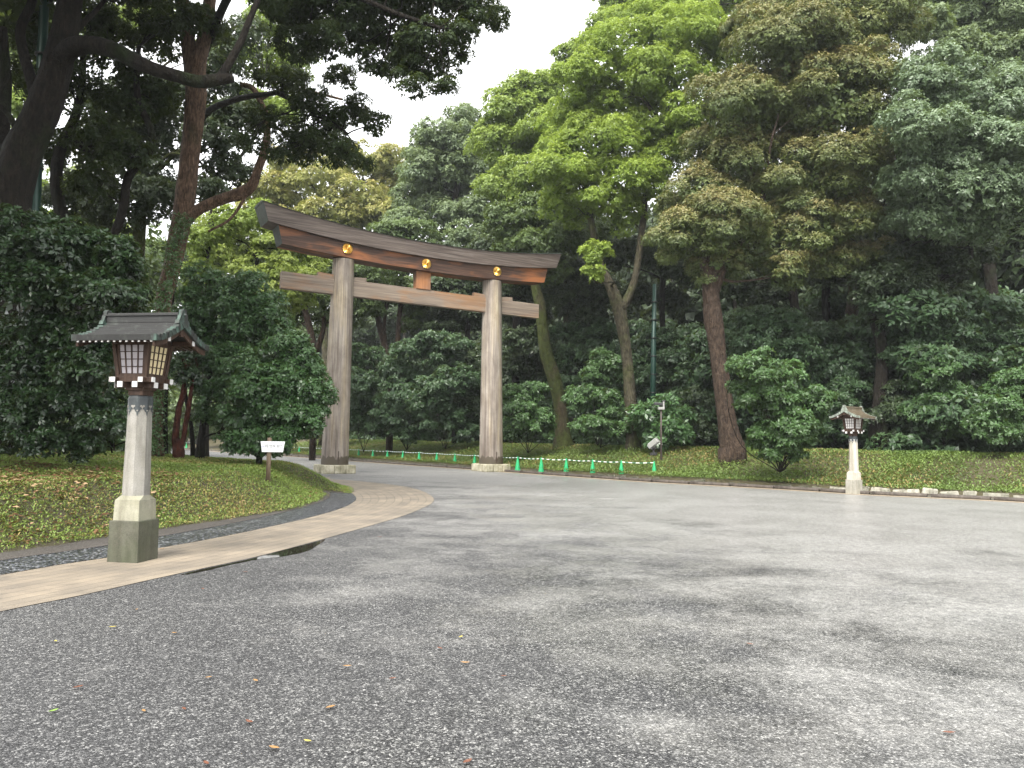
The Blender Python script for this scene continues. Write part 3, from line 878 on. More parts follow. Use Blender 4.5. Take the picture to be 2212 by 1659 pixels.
    for s in (-1, 1):
        bm = slab(vl, s * (hx - .074), s * (hx + .006))
        nf = len(bm.faces)
        for sy_ in (-1, 1):
            for tt in np.linspace(.08, .96, 8):
                sl = math.atan2(prof(tt + .01) - prof(tt - .01), .02 * hy) if tt < .97 else 0
                box(bm, s * (hx + .009), sy_ * tt * hy, prof(tt) - .030, .006, .004, .068, 0, M=Matrix.Rotation(sl * sy_, 4, 'X'))
        for f in list(bm.faces)[nf:]: f.material_index = 1
        bm_obj("verge", bm, [m_verge, M_roofdark], roof)
    # barge boards under the verges
    for s in (-1, 1):
        bl = [(t * (hy - .035), prof(t) - .080 + .024 * t) for t in np.linspace(0, 1, 12)]
        bb = [(t * (hy - .045), prof(t) - .145 + .026 * t) for t in np.linspace(0, 1, 12)]
        bm = slab(bl + bb[::-1], s * (hx - .065), s * (hx - .035))
        bm_obj("barge_board", bm, M_cedar, t)
        # carved pendant in the gable
        bm = bmesh.new()
        x = s * (hx - .045)
        pts = [(0, 0), (.03, .005), (.052, .03), (.045, .055), (.02, .07), (-.02, .07), (-.045, .055), (-.052, .03), (-.03, .005)]
        A_ = [bm.verts.new((x - .012, u, EH + .085 + w)) for u, w in pts]; B_ = [bm.verts.new((x + .018, u, EH + .085 + w)) for u, w in pts]
        bm.faces.new(A_); bm.faces.new(B_)
        for i in range(len(pts)): bm.faces.new((A_[i], A_[(i + 1) % 9], B_[(i + 1) % 9], B_[i]))
        bm_obj("gable_pendant", bm, M_cedar, t)
    # purlins with white ends, gable infill, rafters with white ends
    for y in (-.27, .27):
        bm = bmesh.new(); box(bm, 0, y, EH + .028, 1.10, .05, .06, .003); o = bm_obj("purlin", bm, M_cedar, t)
        for s in (-1, 1):
            bm = bmesh.new(); box(bm, s * .553, y, EH + .028, .010, .052, .062, .002)
            bm_obj("white_tip", bm, M_white, o)
    for s in (-1, 1):
        bm = bmesh.new()
        A_ = [bm.verts.new((s * .25, y, z)) for y, z in ((-.26, EH - .01), (.26, EH - .01), (.24, EH + .07), (0, EH + .2), (-.24, EH + .07))]
        B_ = [bm.verts.new((s * .235, y, z)) for y, z in ((-.26, EH - .01), (.26, EH - .01), (.24, EH + .07), (0, EH + .2), (-.24, EH + .07))]
        bm.faces.new(A_); bm.faces.new(B_)
        for i in range(5): bm.faces.new((A_[i], A_[(i + 1) % 5], B_[(i + 1) % 5], B_[i]))
        bm_obj("gable_board", bm, M_cedar, t)
    for k in range(13):
        x = -.51 + 1.02 * k / 12
        for s in (-1, 1):
            bm = bmesh.new(); box(bm, x, s * .40, EH - .010, .022, .33, .024, 0, M=Matrix.Rotation(-s * .12, 4, 'X'))
            o = bm_obj("rafter", bm, M_cedar, t)
            bm = bmesh.new(); box(bm, x, s * .572, EH - .034, .026, .010, .030, 0)
            bm_obj("white_tip", bm, M_white, o)
    bm = bmesh.new()
    zr = prof(0)
    box(bm, 0, 0, zr + .030, 2 * hx - .13, .11, .09, .004); box(bm, 0, 0, zr + .085, 2 * hx - .11, .15, .022, .004)
    box(bm, 0, 0, zr + .106, 2 * hx - .12, .09, .022, .008)
    bm_obj("ridge", bm, m_roof, roof)
    for s in (-1, 1):
        bm = bmesh.new()
        pts = [(-.125, -.04), (-.115, .0), (-.08, .03), (-.07, .08), (-.048, .10), (-.045, .145), (-.02, .165), (.02, .165), (.045, .145), (.048, .10), (.07, .08), (.08, .03), (.115, .0), (.125, -.04)]
        x0 = s * (hx - .065); x1 = s * (hx - .005)
        A_ = [bm.verts.new((x0, u, zr + w)) for u, w in pts]; B_ = [bm.verts.new((x1, u, zr + w)) for u, w in pts]
        bmesh.ops.triangulate(bm, faces=[bm.faces.new(A_), bm.faces.new(B_)])
        for i in range(len(pts)): bm.faces.new((A_[i], A_[(i + 1) % len(pts)], B_[(i + 1) % len(pts)], B_[i]))
        bmesh.ops.create_uvsphere(bm, u_segments=12, v_segments=8, radius=.022, matrix=Matrix.Translation((x1 + s * .004, 0, zr + .085)))
        bm_obj("ridge_ornament", bm, m_verge, roof)
    return t
LG = "stone lanterns with wooden lamp houses"
KS = H / 1.6
l1 = G(279, 1213); lantern((l1[0], l1[1] + .1, 0), math.radians(-9.5), 1.085, "tall near lantern with mossy stone base standing on the beige paving", LG, True)
l2 = G(1845, 1067); lantern((l2[0], l2[1], 0), math.radians(215), .975, "pale stone lantern with brown roof standing at the kerb before the grass bank", LG, False)
p3 = PT(338, 968, 66); lantern((p3[0], p3[1], .2), math.radians(30), 1.0, "tiny distant lantern half hidden behind the reddish trunk", LG, False)

# ------------------------------------------------------------------ cones and chain
M_cone = plain_mat("green_cone_plastic", (.015, .34, .12), .42, var=.08)
M_cone_ring = plain_mat("green_cone_base", (.015, .40, .14), .5, var=.08)
def make_cone():
    t = empty("traffic_cone", (0, 0, 0), "c", "traffic cone", "green cones along the far kerb")
    bm = bmesh.new()
    bmesh.ops.create_cone(bm, cap_ends=True, segments=24, radius1=.155, radius2=.028, depth=.66, matrix=Matrix.Translation((0, 0, .36)))
    for k, (r, z) in enumerate(((.034, .705),)):
        bmesh.ops.create_cone(bm, cap_ends=True, segments=16, radius1=.034, radius2=.030, depth=.03, matrix=Matrix.Translation((0, 0, z)))
    bm_obj("cone_body", bm, M_cone, t, smooth=False)
    bm = bmesh.new(); box(bm, 0, 0, .018, .37, .37, .030, .01); bm_obj("base_plate", bm, M_cone_ring, t)
    t.scale = (1.12, 1.12, 1.2)
    return t
cones_px = [(1413, 1036.5), (1342, 1034.5), (1280, 1031), (1223, 1027), (1169, 1024), (1118, 1020.5), (1068, 1016.5), (1025, 1013), (982.5, 1009), (943, 1006), (905, 1003), (869.7, 1000.6), (836.4, 998), (805, 996.6), (774.5, 993.8), (745, 991.5), (718, 989.7), (693, 988), (669, 987), (646, 985), (623.6, 983.5), (602, 982)]
far_px = [(441, 971.5), (428, 971), (415, 970.5), (403, 970), (391, 969.5), (378, 968.8), (366, 968), (352, 967.3)]
names_ = {0: "green cone at the right end of the chain, below the floodlight box", 1: "second green cone from the right end of the chain", 2: "third green cone from the right end of the chain",
          3: "fourth green cone from the right end of the chain", 4: "green cone two places right of the right gate post", 5: "green cone just right of the right gate post's plinth",
          6: "green cone hidden behind the right gate post", 7: "green cone peeping out left of the right gate post", 8: "green cone second to the left of the right gate post",
          9: "green cone third to the left of the right gate post", 10: "green cone midway between the two gate posts, on the right", 11: "green cone midway between the two gate posts, on the left",
          12: "green cone third to the right of the left gate post", 13: "green cone second to the right of the left gate post", 14: "green cone just right of the left gate post",
          15: "green cone hidden behind the left gate post, right one", 16: "green cone hidden behind the left gate post, middle one", 17: "green cone hidden behind the left gate post, left one",
          18: "green cone just left of the left gate post", 19: "green cone second to the left of the left gate post", 20: "green cone right of the white sign board, third from the left gate post",
          21: "green cone partly hidden by the white sign board"}
proto = make_cone(); cone_pos = []
def put_cone(x, y, lab, first, grp=None):
    if first: c = proto
    else:
        c = proto.copy(); COL.objects.link(c)
        for ch in [o for o in proto.children]:
            d = ch.copy(); COL.objects.link(d); d.parent = c
    c.location = (x, y, .004); c["label"] = lab; c.rotation_euler = (0, 0, random.Random(int(x * 100)).uniform(0, 6))
    if grp: c["group"] = grp
for i, p in enumerate(cones_px):
    if i in (15, 16, 17): 
        cone_pos.append(G(*p)); continue
    x, y = G(*p); cone_pos.append((x, y)); put_cone(x, y, names_[i], i == 0)
far_pos = []
for i, p in enumerate(far_px):
    x, y = G(*p); far_pos.append((x, y)); put_cone(x, y, "%s tiny distant green cone from the left, seen under the trees" % ["eighth", "seventh", "sixth", "fifth", "fourth", "third", "second", "first"][i], False, "distant green cones under the trees")
M_chw = plain_mat("white_chain_plastic", (.82, .82, .80), .5, var=.04)
M_chd = plain_mat("dark_green_chain_plastic", (.03, .16, .09), .5, var=.04)
def chain(name, pos, label, zt=.80, seg=.17, r=.022, sag=.035):
    A = Acc(); B = Acc()
    P = []
    for (ax, ay), (bx, by) in zip(pos[:-1], pos[1:]):
        L = math.hypot(bx - ax, by - ay); n = max(2, int(L / seg))
        for i in range(n):
            t = i / n; P.append((ax + (bx - ax) * t, ay + (by - ay) * t, zt - sag * 4 * t * (1 - t)))
    P.append((*pos[-1], zt)); P = np.array(P)
    V, Q = tube_np(P, np.full(len(P), r), 6)
    o = np_mesh(name, V, Q, [M_chw, M_chd])
    o.data.polygons.foreach_set("material_index", [((i // 6) % 2) for i in range(len(Q))])
    tag(o, label, "barrier chain")
chain("barrier_chain", cone_pos, "long sagging white and dark green striped chain strung over the green cones")
chain("barrier_chain", far_pos, "distant pale chain strung over the tiny cones under the trees")

# ------------------------------------------------------------------ direction sign on the mound
sx0 = PT(580, 1010, 20.5)
zs = float(mound_z(np.array(sx0[0]), np.array(20.5)))
sg = empty("direction_sign", (sx0[0], 20.5, zs), "white trapezoid board with black writing on a round brown post at the mound's edge", "sign", rz=math.radians(8))
ztop_s = PT(580, 946, 20.5)[2] - zs
V, Q = tube_np([(0, 0, -.2), (0, 0, ztop_s * .5), (0, 0, ztop_s)], [.062, .06, .058], 14, .03)
np_mesh("post", V, Q, wood_mat("round_post_wood", (.05, .035, .022), (.12, .085, .055), (.2, .15, .1), 2, None, 0, 2), sg, smooth=True)
zb0 = PT(587, 976.5, 20.4)[2] - zs; zb1 = PT(587, 953.5, 20.4)[2] - zs
bh = zb1 - zb0; wt_, wb_ = 50.5 * 20.4 / F / 2 , 43.5 * 20.4 / F / 2
xo = 8.0 * 20.4 / F
bm = bmesh.new()
vv = [(-wb_, zb0), (wb_, zb0), (wt_, zb1), (-wt_, zb1)]
A_ = [bm.verts.new((xo + x, -.085, z)) for x, z in vv]; B_ = [bm.verts.new((xo + x, -.062, z)) for x, z in vv]
bm.faces.new(A_); bm.faces.new(B_[::-1])
for i in range(4): bm.faces.new((A_[i], A_[(i + 1) % 4], B_[(i + 1) % 4], B_[i]))
board = bm_obj("board", bm, plain_mat("white_board", (.82, .83, .84), .4, var=.03), sg)
M_ink = plain_mat("black_ink", (.03, .03, .035), .6); M_blue = plain_mat("blue_ink", (.12, .12, .35), .6)
def text(s, x, z, size, mat, squeeze=1.0):
    cu = bpy.data.curves.new("lettering", 'FONT'); cu.body = s; cu.size = size; cu.align_x = 'CENTER'; cu.align_y = 'CENTER'
    cu.materials.append(mat)
    tmp = bpy.data.objects.new("tmp_text", cu); COL.objects.link(tmp)
    me = bpy.data.meshes.new_from_object(tmp.evaluated_get(bpy.context.evaluated_depsgraph_get()))
    bpy.data.objects.remove(tmp)
    me.name = "lettering"; me.materials.clear(); me.materials.append(mat)
    o = bpy.data.objects.new("lettering", me); COL.objects.link(o); o.parent = board
    o.location = (xo + x, -.0875, z); o.rotation_euler = (math.pi / 2, 0, 0); o.scale = (squeeze, 1, 1)
zm = (zb0 + zb1) / 2
text("原宿方面", -.105, zm + .010, .105, M_ink, .42)
text("本殿・御苑北門", .125, zm + .010, .105, M_ink, .36)
text("こちら", -.240, zm + .042, .045, M_blue, .6); text("明治神宮", -.238, zm - .010, .040, M_blue, .52)
text("Harajuku  Area", -.13, zm - .080, .030, M_ink, .7); text("Main Shrine  Gate", .12, zm - .080, .030, M_ink, .7)

# ------------------------------------------------------------------ floodlight box, camera pole, tall green poles, far sign posts
def on_bank(u, D):
    p = PT(u, 950, D); return p[0], D, bank_z(p[0], D)
def D_for(u, v, lo=24.0, hi=80.0):
    """distance at which the picture point u,v meets the bank"""
    for D in np.arange(lo, hi, .25):
        p = PT(u, v, D)
        if p[2] <= bank_z(p[0], D): return D
    return hi
M_grey = plain_mat("grey_painted_metal", (.24, .24, .22), .45, .2)
M_brownm = plain_mat("brown_painted_steel", (.045, .032, .026), .5)
M_blackm = plain_mat("black_metal", (.02, .02, .02), .45)
D = D_for(1412, 996); x, y, z = on_bank(1412, D)
fl = empty("floodlight_box", (x, y, z), "grey tilted floodlight box on a short dark stand on the grass bank", "floodlight", rz=math.radians(-35))
bm = bmesh.new(); box(bm, 0, 0, 0, .62, .34, .26, .02, top=(.92, .85)); fl.scale = (.6,) * 3
o = bm_obj("lamp_housing", bm, M_grey, fl); o.location = (0, 0, .52); o.rotation_euler = (0, math.radians(-38), 0)
bm = bmesh.new(); box(bm, 0, 0, .135, .50, .25, .012, .004); box(bm, -.31, 0, 0, .012, .28, .18, .004); bm_obj("glass_front", bm, plain_mat("dull_glass", (.55, .58, .58), .15), o)
bm = bmesh.new(); box(bm, 0, 0, .08, .10, .10, .36, .01); box(bm, 0, 0, -.03, .3, .22, .14, .02); box(bm, .02, 0, .26, .22, .36, .04, .01, M=Matrix.Rotation(-.6, 4, 'Y')); bm_obj("stand", bm, M_blackm, fl)
D = D_for(1428, 989); x, y, z = on_bank(1428, D); zt = PT(1428, 885, D)[2] - z
cp = empty("camera_pole", (x, y, z), "thin brown pole with a small white and black camera on top, on the bank", "camera pole")
V, Q = tube_np([(0, 0, -.2), (0, 0, zt / 2), (0, 0, zt)], [.032, .030, .028], 12); np_mesh("pole", V, Q, M_brownm, cp, smooth=True)
bm = bmesh.new(); box(bm, 0, 0, zt + .04, .20, .16, .08, .01); box(bm, .07, -.02, zt + .15, .05, .10, .20, .01); hd = bm_obj("bracket", bm, M_grey, cp)
bm = bmesh.new(); box(bm, -.08, 0, zt + .18, .30, .12, .09, .02, M=Matrix.Rotation(.08, 4, 'Y')); box(bm, .08, 0, zt + .27, .10, .10, .04, .01); bm_obj("camera_body", bm, M_blackm, cp)
M_gpole = plain_mat("green_painted_pole", (.014, .050, .036), .38, .2, var=.3, scale=2, spec=.6)
def tall_pole(label, u0, v0, u1, v1, D, r_px, zbase, ztop=17):
    a = PT(u0, v0, D); b_ = PT(u1, v1, D)
    d = (b_ - a) / (b_[2] - a[2]); p0 = a + d * (zbase - a[2]); p1 = b_ + d * (ztop - b_[2])
    t = empty("green_pole", tuple(p0), label, "pole")
    r = r_px * D / F
    V, Q = tube_np(np.array([p0, (p0 + p1) / 2, p1]) - p0, [r * 1.15, r, r * .7], 16)
    np_mesh("shaft", V, Q, M_gpole, t, smooth=True)
    for k in range(1, 9):
        c = (p1 - p0) * k / 9
        V, Q = tube_np(np.array([c - (0, 0, .03), c, c + (0, 0, .03)]), [r * 1.19] * 3, 16); np_mesh("steel_band", V, Q, M_blackm, t)
tall_pole("thick weathered green steel pole behind the dark leaning trunk", 76, 420, 95, 30, 23, 12, .9)
tall_pole("tall dark green pole standing in the woods behind the forked tree", 1412, 740, 1414, 600, 47, 6, 1.4, 11.5)
p = PT(382, 960, 72)
t = empty("notice_board", (p[0], 72, .2), "tiny distant notice board on a thin pole beyond the red stems", "notice board")
bm = bmesh.new(); box(bm, 0, 0, 1.1, .07, .07, 2.2); bm_obj("post", bm, M_grey, t)
bm = bmesh.new(); box(bm, 0, -.06, 2.0, .6, .04, .55, .01); bm_obj("board", bm, plain_mat("faded_board", (.35, .28, .22), .6), t)

# ------------------------------------------------------------------ foliage
def unit(a): return a / (np.linalg.norm(a, axis=-1, keepdims=True) + 1e-9)
def leaves(rng, lobes, L, asp=.45, cov=.6, clump_k=.44, tuft_n=7, up=.5, droop=.25, flat=.8, view=True, fill=.10, tier=False):
    """lobes: rows (x, y, z, r, [rz]). Returns V, Q, rnd, clump, tip: leaf-sized folded faces gathered in sprays, sprays in clumps, clumps on lobes."""
    out = []
    camp = np.array((0, 0, H))
    for lo in lobes:
        c = np.array(lo[:3]); R = lo[3]; RZ = lo[4] if len(lo) > 4 else R * flat
        rc = max(R * clump_k, L * 2.2)
        n = max(5, int(3.5 * (R / rc) ** 2))
        d = unit(rng.normal(size=(n * 3, 3)))
        if view:
            vd = unit((camp - c)[None])
            keep = ((d * vd).sum(1) > -.25) | (rng.random(len(d)) < .25)
            d = d[keep]
        keep = (d[:, 2] > -.35) | (rng.random(len(d)) < .30)
        d = d[keep][:n]
        rad = rng.uniform(.55, 1.0, (len(d), 1))
        cc = c + d * rad * np.array((R, R, RZ))
        crc = rc * rng.uniform(.7, 1.25, len(d))
        area = L * L * asp * .55
        nt = np.maximum(3, (cov * 7.5 * crc ** 2 / (area * tuft_n)).astype(int))
        idx = np.repeat(np.arange(len(d)), nt)
        td = unit(rng.normal(size=(len(idx), 3)) + d[idx] * .55 + np.array((0, 0, .40)))
        td[:, 2] = np.where(td[:, 2] < -.3, -.3 + (td[:, 2] + .3) * .25, td[:, 2])
        # lumpy clump surface
        lump = 1 + .18 * np.sin(td[:, 0] * 7 + idx * 1.7) * np.sin(td[:, 1] * 6 + idx) 
        zf = .45 if tier else .72
        tr_ = crc[idx] * lump * rng.uniform(.72, 1.05, len(idx))
        tc = cc[idx] + td * tr_[:, None] * np.array((1, 1, zf))
        tn = unit(td * np.array((1, 1, .6 if tier else 1)) + np.array((0, 0, up)))
        cl = rng.random(len(d))[idx]
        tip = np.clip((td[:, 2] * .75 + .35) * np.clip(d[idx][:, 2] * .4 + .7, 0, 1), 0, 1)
        trn = rng.random(len(idx))
        out.append((tc, tn, cl, tip, trn))
        # loose inner leaves that close the crown
        m = int(len(idx) * fill)
        if m > 2:
            dd = unit(rng.normal(size=(m, 3))); pos = c + dd * (rng.random((m, 1)) ** .5) * np.array((R, R, RZ)) * .8
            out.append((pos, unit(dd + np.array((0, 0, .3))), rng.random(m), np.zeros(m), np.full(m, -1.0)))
    tc, tn, cl, tip, trn = [np.concatenate(x) for x in zip(*out)]
    k = tuft_n
    N = len(tc)
    A = np.repeat(tc, k, 0); Nn = np.repeat(tn, k, 0)
    inner = np.repeat(trn < 0, k)
    rv = rng.normal(size=(N * k, 3))
    tang = unit(rv - Nn * (rv * Nn).sum(1)[:, None])
    dirn = unit(tang * 1.0 + Nn * rng.uniform(.0, .9, (N * k, 1)) - np.array((0, 0, droop)))
    nrm = unit(Nn + rng.normal(size=(N * k, 3)) * .30)
    side = unit(np.cross(dirn, nrm))
    nrm = np.cross(side, dirn)
    ll = L * rng.uniform(.65, 1.25, N * k) * np.where(inner, 1.5, 1.0)
    ww = ll * asp * rng.uniform(.8, 1.2, N * k) * np.where(inner, 1.4, 1.0)
    base = A + tang * (L * .12) + rng.normal(size=(N * k, 3)) * L * .10
    p0 = base; p2 = base + dirn * ll[:, None] - nrm * (ll * .10)[:, None]
    mid = base + dirn * (ll * .48)[:, None]
    p1 = mid + side * (ww * .5)[:, None] + nrm * (ww * .12)[:, None]
    p3 = mid - side * (ww * .5)[:, None] + nrm * (ww * .12)[:, None]
    V = np.stack([p0, p1, p2, p3], 1).reshape(-1, 3)
    Q = np.arange(N * k * 4).reshape(-1, 4)
    rnd = np.clip(np.repeat(np.where(trn < 0, 0.2, trn), k) * .5 + rng.random(N * k) * .5, 0, 1)
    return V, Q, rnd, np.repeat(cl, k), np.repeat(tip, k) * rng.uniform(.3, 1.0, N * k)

STAT = [0]
def limb_paths(rng, tpath, trad, lobes, every=1, thin=.16, maxlen=9.0):
    """bent limbs from the nearest stem to the lobes; each limb tapers and ends inside its lobe"""
    A = Acc(); n = 0
    for i, lo in enumerate(lobes):
        if i % every: continue
        c = np.array(lo[:3]); R = lo[3]
        dv = tpath - (c - np.array((0, 0, R * .6)))
        dist = np.sqrt((dv ** 2).sum(1)) + np.where(tpath[:, 2] > c[2], 2.0, 0)
        j = int(np.argmin(dist))
        a = tpath[j]; L_ = np.linalg.norm(c - a)
        if L_ > maxlen: continue
        r0 = min(trad[j] * .45, .018 * L_ + .02)
        m1 = a * .66 + c * .34 + rng.normal(size=3) * L_ * .10 + np.array((0, 0, L_ * .05))
        m2 = a * .30 + c * .70 + rng.normal(size=3) * L_ * .10
        P = smooth_path(np.array([a, m1, m2, c]), 5)
        rr = np.linspace(r0, max(r0 * .3, .012), len(P))
        V, Q = tube_np(P, rr, 7, .12, seed=i); A.add(V, Q); n += 1
        for q in range(4):
            s0 = P[int(len(P) * rng.uniform(.35, .9))]; dd = unit(rng.normal(size=3) + np.array((0, 0, .3)))
            e = c + dd * R * .9
            P2 = smooth_path(np.array([s0, (s0 + e) / 2 + rng.normal(size=3) * R * .15, e]), 4)
            V, Q = tube_np(P2, np.linspace(r0 * .4, r0 * .12, len(P2)), 5, .1, seed=q, cap=False); A.add(V, Q)
    return A, n

def px_lobes(rows, D, rng=None, zf=.8, jit=.0):
    """rows (u, v, r [, depth offset [, flatten]]) in picture units -> world lobes at about distance D"""
    out = []
    for r in rows:
        dd = D + (r[3] if len(r) > 3 else 0) + (rng.uniform(-jit, jit) if rng is not None else 0)
        p = PT(r[0], r[1], dd); R = r[2] * dd / F
        out.append((*p, R, R * (r[4] if len(r) > 4 else zf)))
    return out
def tree(name, label, cat, D, trunks, lobes, mat_leaf, mat_bark, L=None, cov=.6, seed=1, group=None, asp=.45, limbs=True, flare=1.35, base_z=None,
         extra=None, jit=1.5, wob=.12, raw_lobes=None, trunk_name="trunk", crown_name="crown", upper=None, grow=1.12, covk=1.65, **kw):
    """trunks: list of rows (u, v, r_px [, D]) from the ground up; the first is the main stem"""
    rng = np.random.default_rng(seed)
    L = L or max(.05, 3.3 * D / 769)
    W = [(*w[:3], w[3] * grow, w[4] * grow) for w in px_lobes(lobes, D, rng, jit=jit * D / 45.0)] + (raw_lobes or [])
    cov = cov * covk
    paths = []
    for rows in trunks:
        P = np.array([list(PT(r[0], r[1], r[3] if len(r) > 3 else D)) + [r[2] * (r[3] if len(r) > 3 else D) / F] for r in rows])
        paths.append(smooth_path(P, 6))
    if paths:
        o = paths[0][0, :3].copy()
    else:
        c = np.mean([w[:3] for w in W], axis=0); lowest = min(w[2] - w[4] for w in W)
        zz = base_z if base_z is not None else max(0, lowest)
        o = np.array((c[0], c[1], zz))
    t = empty(name, tuple(o), label, cat, group)
    if paths:
        A = Acc()
        for k, P in enumerate(paths):
            rr = P[:, 3].copy()
            if k == 0:
                h = P[:, 2] - P[0, 2]
                rr = rr * (1 + (flare - 1) * np.exp(-h / .8))
                gz = bank_z(P[0, 0], P[0, 1]) if P[0, 0] > -.55 * P[0, 1] + 4 or P[0, 1] > 38 else .6
                down = max(.5, P[0, 2] - gz + .4)
                P = np.vstack([P[:1] - np.array([[0, 0, down, 0]]), P]); rr = np.concatenate([[rr[0] * (1.12 if down < 1.5 else 1.0)], rr])
            V, Q = tube_np(P[:, :3], rr, 18, wob, seed=seed + k); A.add(V, Q)
        A.build(trunk_name, mat_bark, t, origin=o, smooth=True)
        tp, trd = paths[0][:, :3], paths[0][:, 3]
        if len(paths) > 1:
            tp = np.vstack([p[:, :3] for p in paths]); trd = np.concatenate([p[:, 3] for p in paths])
    else:
        # shrub: a few stems from the base
        lowz = o[2]
        tp = np.array([[o[0], o[1], lowz + k * .15] for k in range(4)]); trd = np.array([.045] * 4)
    if limbs and W:
        A, n = limb_paths(rng, tp, trd, W[:40])
        if n: A.build("branch", mat_bark, t, origin=o, smooth=True)
    if W:
        V, Q, a, b_, c_ = leaves(rng, W, L, asp=asp, cov=cov, **kw)
        STAT[0] += len(Q)
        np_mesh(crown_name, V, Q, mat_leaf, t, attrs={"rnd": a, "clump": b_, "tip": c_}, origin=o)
    if upper:
        V, Q, a, b_, c_ = leaves(rng, upper, .42, cov=.55, view=False, fill=.3, tuft_n=5, asp=.5)
        STAT[0] += len(Q)
        np_mesh("unseen_shade_crown", V, Q, mat_leaf, t, attrs={"rnd": a, "clump": b_, "tip": c_}, origin=o)
    return t

ML = {
 "camphor": leaf_mat("fresh_camphor_leaves", (.11, .17, .030), (.28, .40, .06), (.44, .54, .11), transl=.42),
 "camphor2": leaf_mat("mid_camphor_leaves", (.10, .155, .035), (.25, .35, .07), (.38, .47, .11), transl=.38),
 "brown": leaf_mat("bronze_tipped_leaves", (.042, .072, .020), (.14, .185, .055), (.34, .26, .115), transl=.15, rough=.5),
 "greygreen": leaf_mat("grey_green_leaves", (.055, .095, .045), (.155, .22, .115), (.24, .32, .185), transl=.2, rough=.42, spec=.6),
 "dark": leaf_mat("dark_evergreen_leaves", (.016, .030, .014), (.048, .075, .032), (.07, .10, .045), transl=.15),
 "darkblue": leaf_mat("blue_green_understory_leaves", (.017, .042, .018), (.055, .105, .044), (.09, .155, .065), transl=.18, spec=.5),
 "mid": leaf_mat("mid_green_leaves", (.035, .065, .02), (.105, .155, .05), (.15, .21, .07), transl=.25),
 "yellow": leaf_mat("turning_yellow_leaves", (.17, .19, .06), (.36, .37, .12), (.46, .36, .14), transl=.4),
 "lime": leaf_mat("sunny_lime_leaves", (.12, .17, .03), (.30, .38, .08), (.38, .44, .11), transl=.4),
 "distant": leaf_mat("distant_green_leaves", (.075, .115, .06), (.20, .26, .13), (.29, .36, .20), transl=.3),
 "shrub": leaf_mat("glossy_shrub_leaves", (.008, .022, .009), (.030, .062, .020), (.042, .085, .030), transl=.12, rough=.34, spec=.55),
 "bush": leaf_mat("round_bush_leaves", (.025, .06, .018), (.07, .15, .05), (.10, .20, .07), transl=.2, rough=.35, spec=.65),
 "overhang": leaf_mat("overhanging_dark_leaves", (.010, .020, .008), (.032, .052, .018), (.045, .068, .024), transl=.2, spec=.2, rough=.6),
 "brightsh": leaf_mat("bright_shrub_leaves", (.022, .05, .014), (.06, .12, .035), (.09, .18, .055), transl=.2, spec=.5),
}
B_brown = bark_mat("red_brown_bark", (.022, .015, .011), (.095, .068, .050))
B_dark = bark_mat("dark_bark", (.006, .005, .004), (.028, .023, .017), (.016, .026, .007), .25)
B_moss = bark_mat("mossy_bark", (.03, .025, .015), (.10, .085, .05), (.055, .07, .018), .8)
B_grey = bark_mat("grey_olive_bark", (.03, .028, .02), (.11, .10, .065), (.06, .08, .02), .35)
B_ced = bark_mat("peeling_cedar_bark", (.045, .030, .022), (.24, .16, .11), (.06, .06, .02), .15, 1.3)
B_red = bark_mat("smooth_red_stem", (.035, .014, .010), (.13, .045, .030))

TG = "tall trees along the right bank"
# ---- right side, front row
tree("oak_tree", "thick brown trunked tree with a bronze-tinged crown, before the dark woods", "tree", 36.5,
     [[(1583, 968, 21), (1576, 940, 19), (1568, 890, 18), (1560, 830, 18), (1552, 770, 17), (1546, 720, 19), (1541, 690, 20), (1537, 650, 18), (1532, 600, 16), (1524, 560, 15), (1512, 510, 12), (1505, 440, 10)],
      [(1540, 640, 10), (1570, 560, 9), (1610, 500, 8), (1650, 420, 7)], [(1535, 600, 10), (1600, 520, 9), (1720, 440, 7, 38), (1800, 380, 6, 39)]],
     [(1700, 120, 105), (1790, 70, 100), (1880, 50, 85), (1640, 60, 60, 2), (1600, 230, 85), (1700, 260, 100), (1800, 230, 100), (1880, 170, 80), (1620, 370, 85), (1720, 400, 95), (1820, 370, 90), (1540, 330, 60, 2), (1500, 430, 70), (1470, 510, 60), (1560, 490, 80), (1650, 520, 75), (1540, 575, 50), (1740, 510, 75), (1830, 490, 70), (1700, 590, 45), (1800, 570, 45), (1890, 560, 45, 2), (1900, 300, 60, 1)],
     ML["brown"], B_brown, seed=11, group=TG, asp=.36, cov=.62, L=.155, droop=.3)
tree("camphor_tree", "forked grey trunked tree with a bright yellow-green crown", "tree", 44,
     [[(1368, 960, 13), (1364, 900, 12), (1360, 840, 12), (1355, 780, 11), (1347, 720, 12), (1335, 660, 14), (1315, 610, 10), (1298, 575, 8), (1285, 520, 7), (1270, 440, 7)],
      [(1340, 670, 12), (1358, 640, 9), (1372, 600, 7), (1380, 550, 7), (1390, 470, 7), (1400, 380, 6), (1440, 290, 5)]],
     [(1330, 115, 62), (1395, 60, 66), (1470, 90, 75), (1550, 110, 65), (1560, 190, 55), (1440, 180, 80), (1340, 210, 75), (1260, 170, 55), (1250, 260, 60), (1400, 290, 75), (1480, 270, 60), (1300, 330, 75), (1220, 380, 60), (1370, 390, 60), (1440, 350, 50), (1280, 430, 60), (1350, 460, 45), (1200, 330, 50), (1290, 550, 28, -2), (1280, 590, 18, -2), (1230, 450, 45)],
     ML["camphor"], B_grey, seed=12, group=TG, cov=.55, L=.155, flare=1.25)
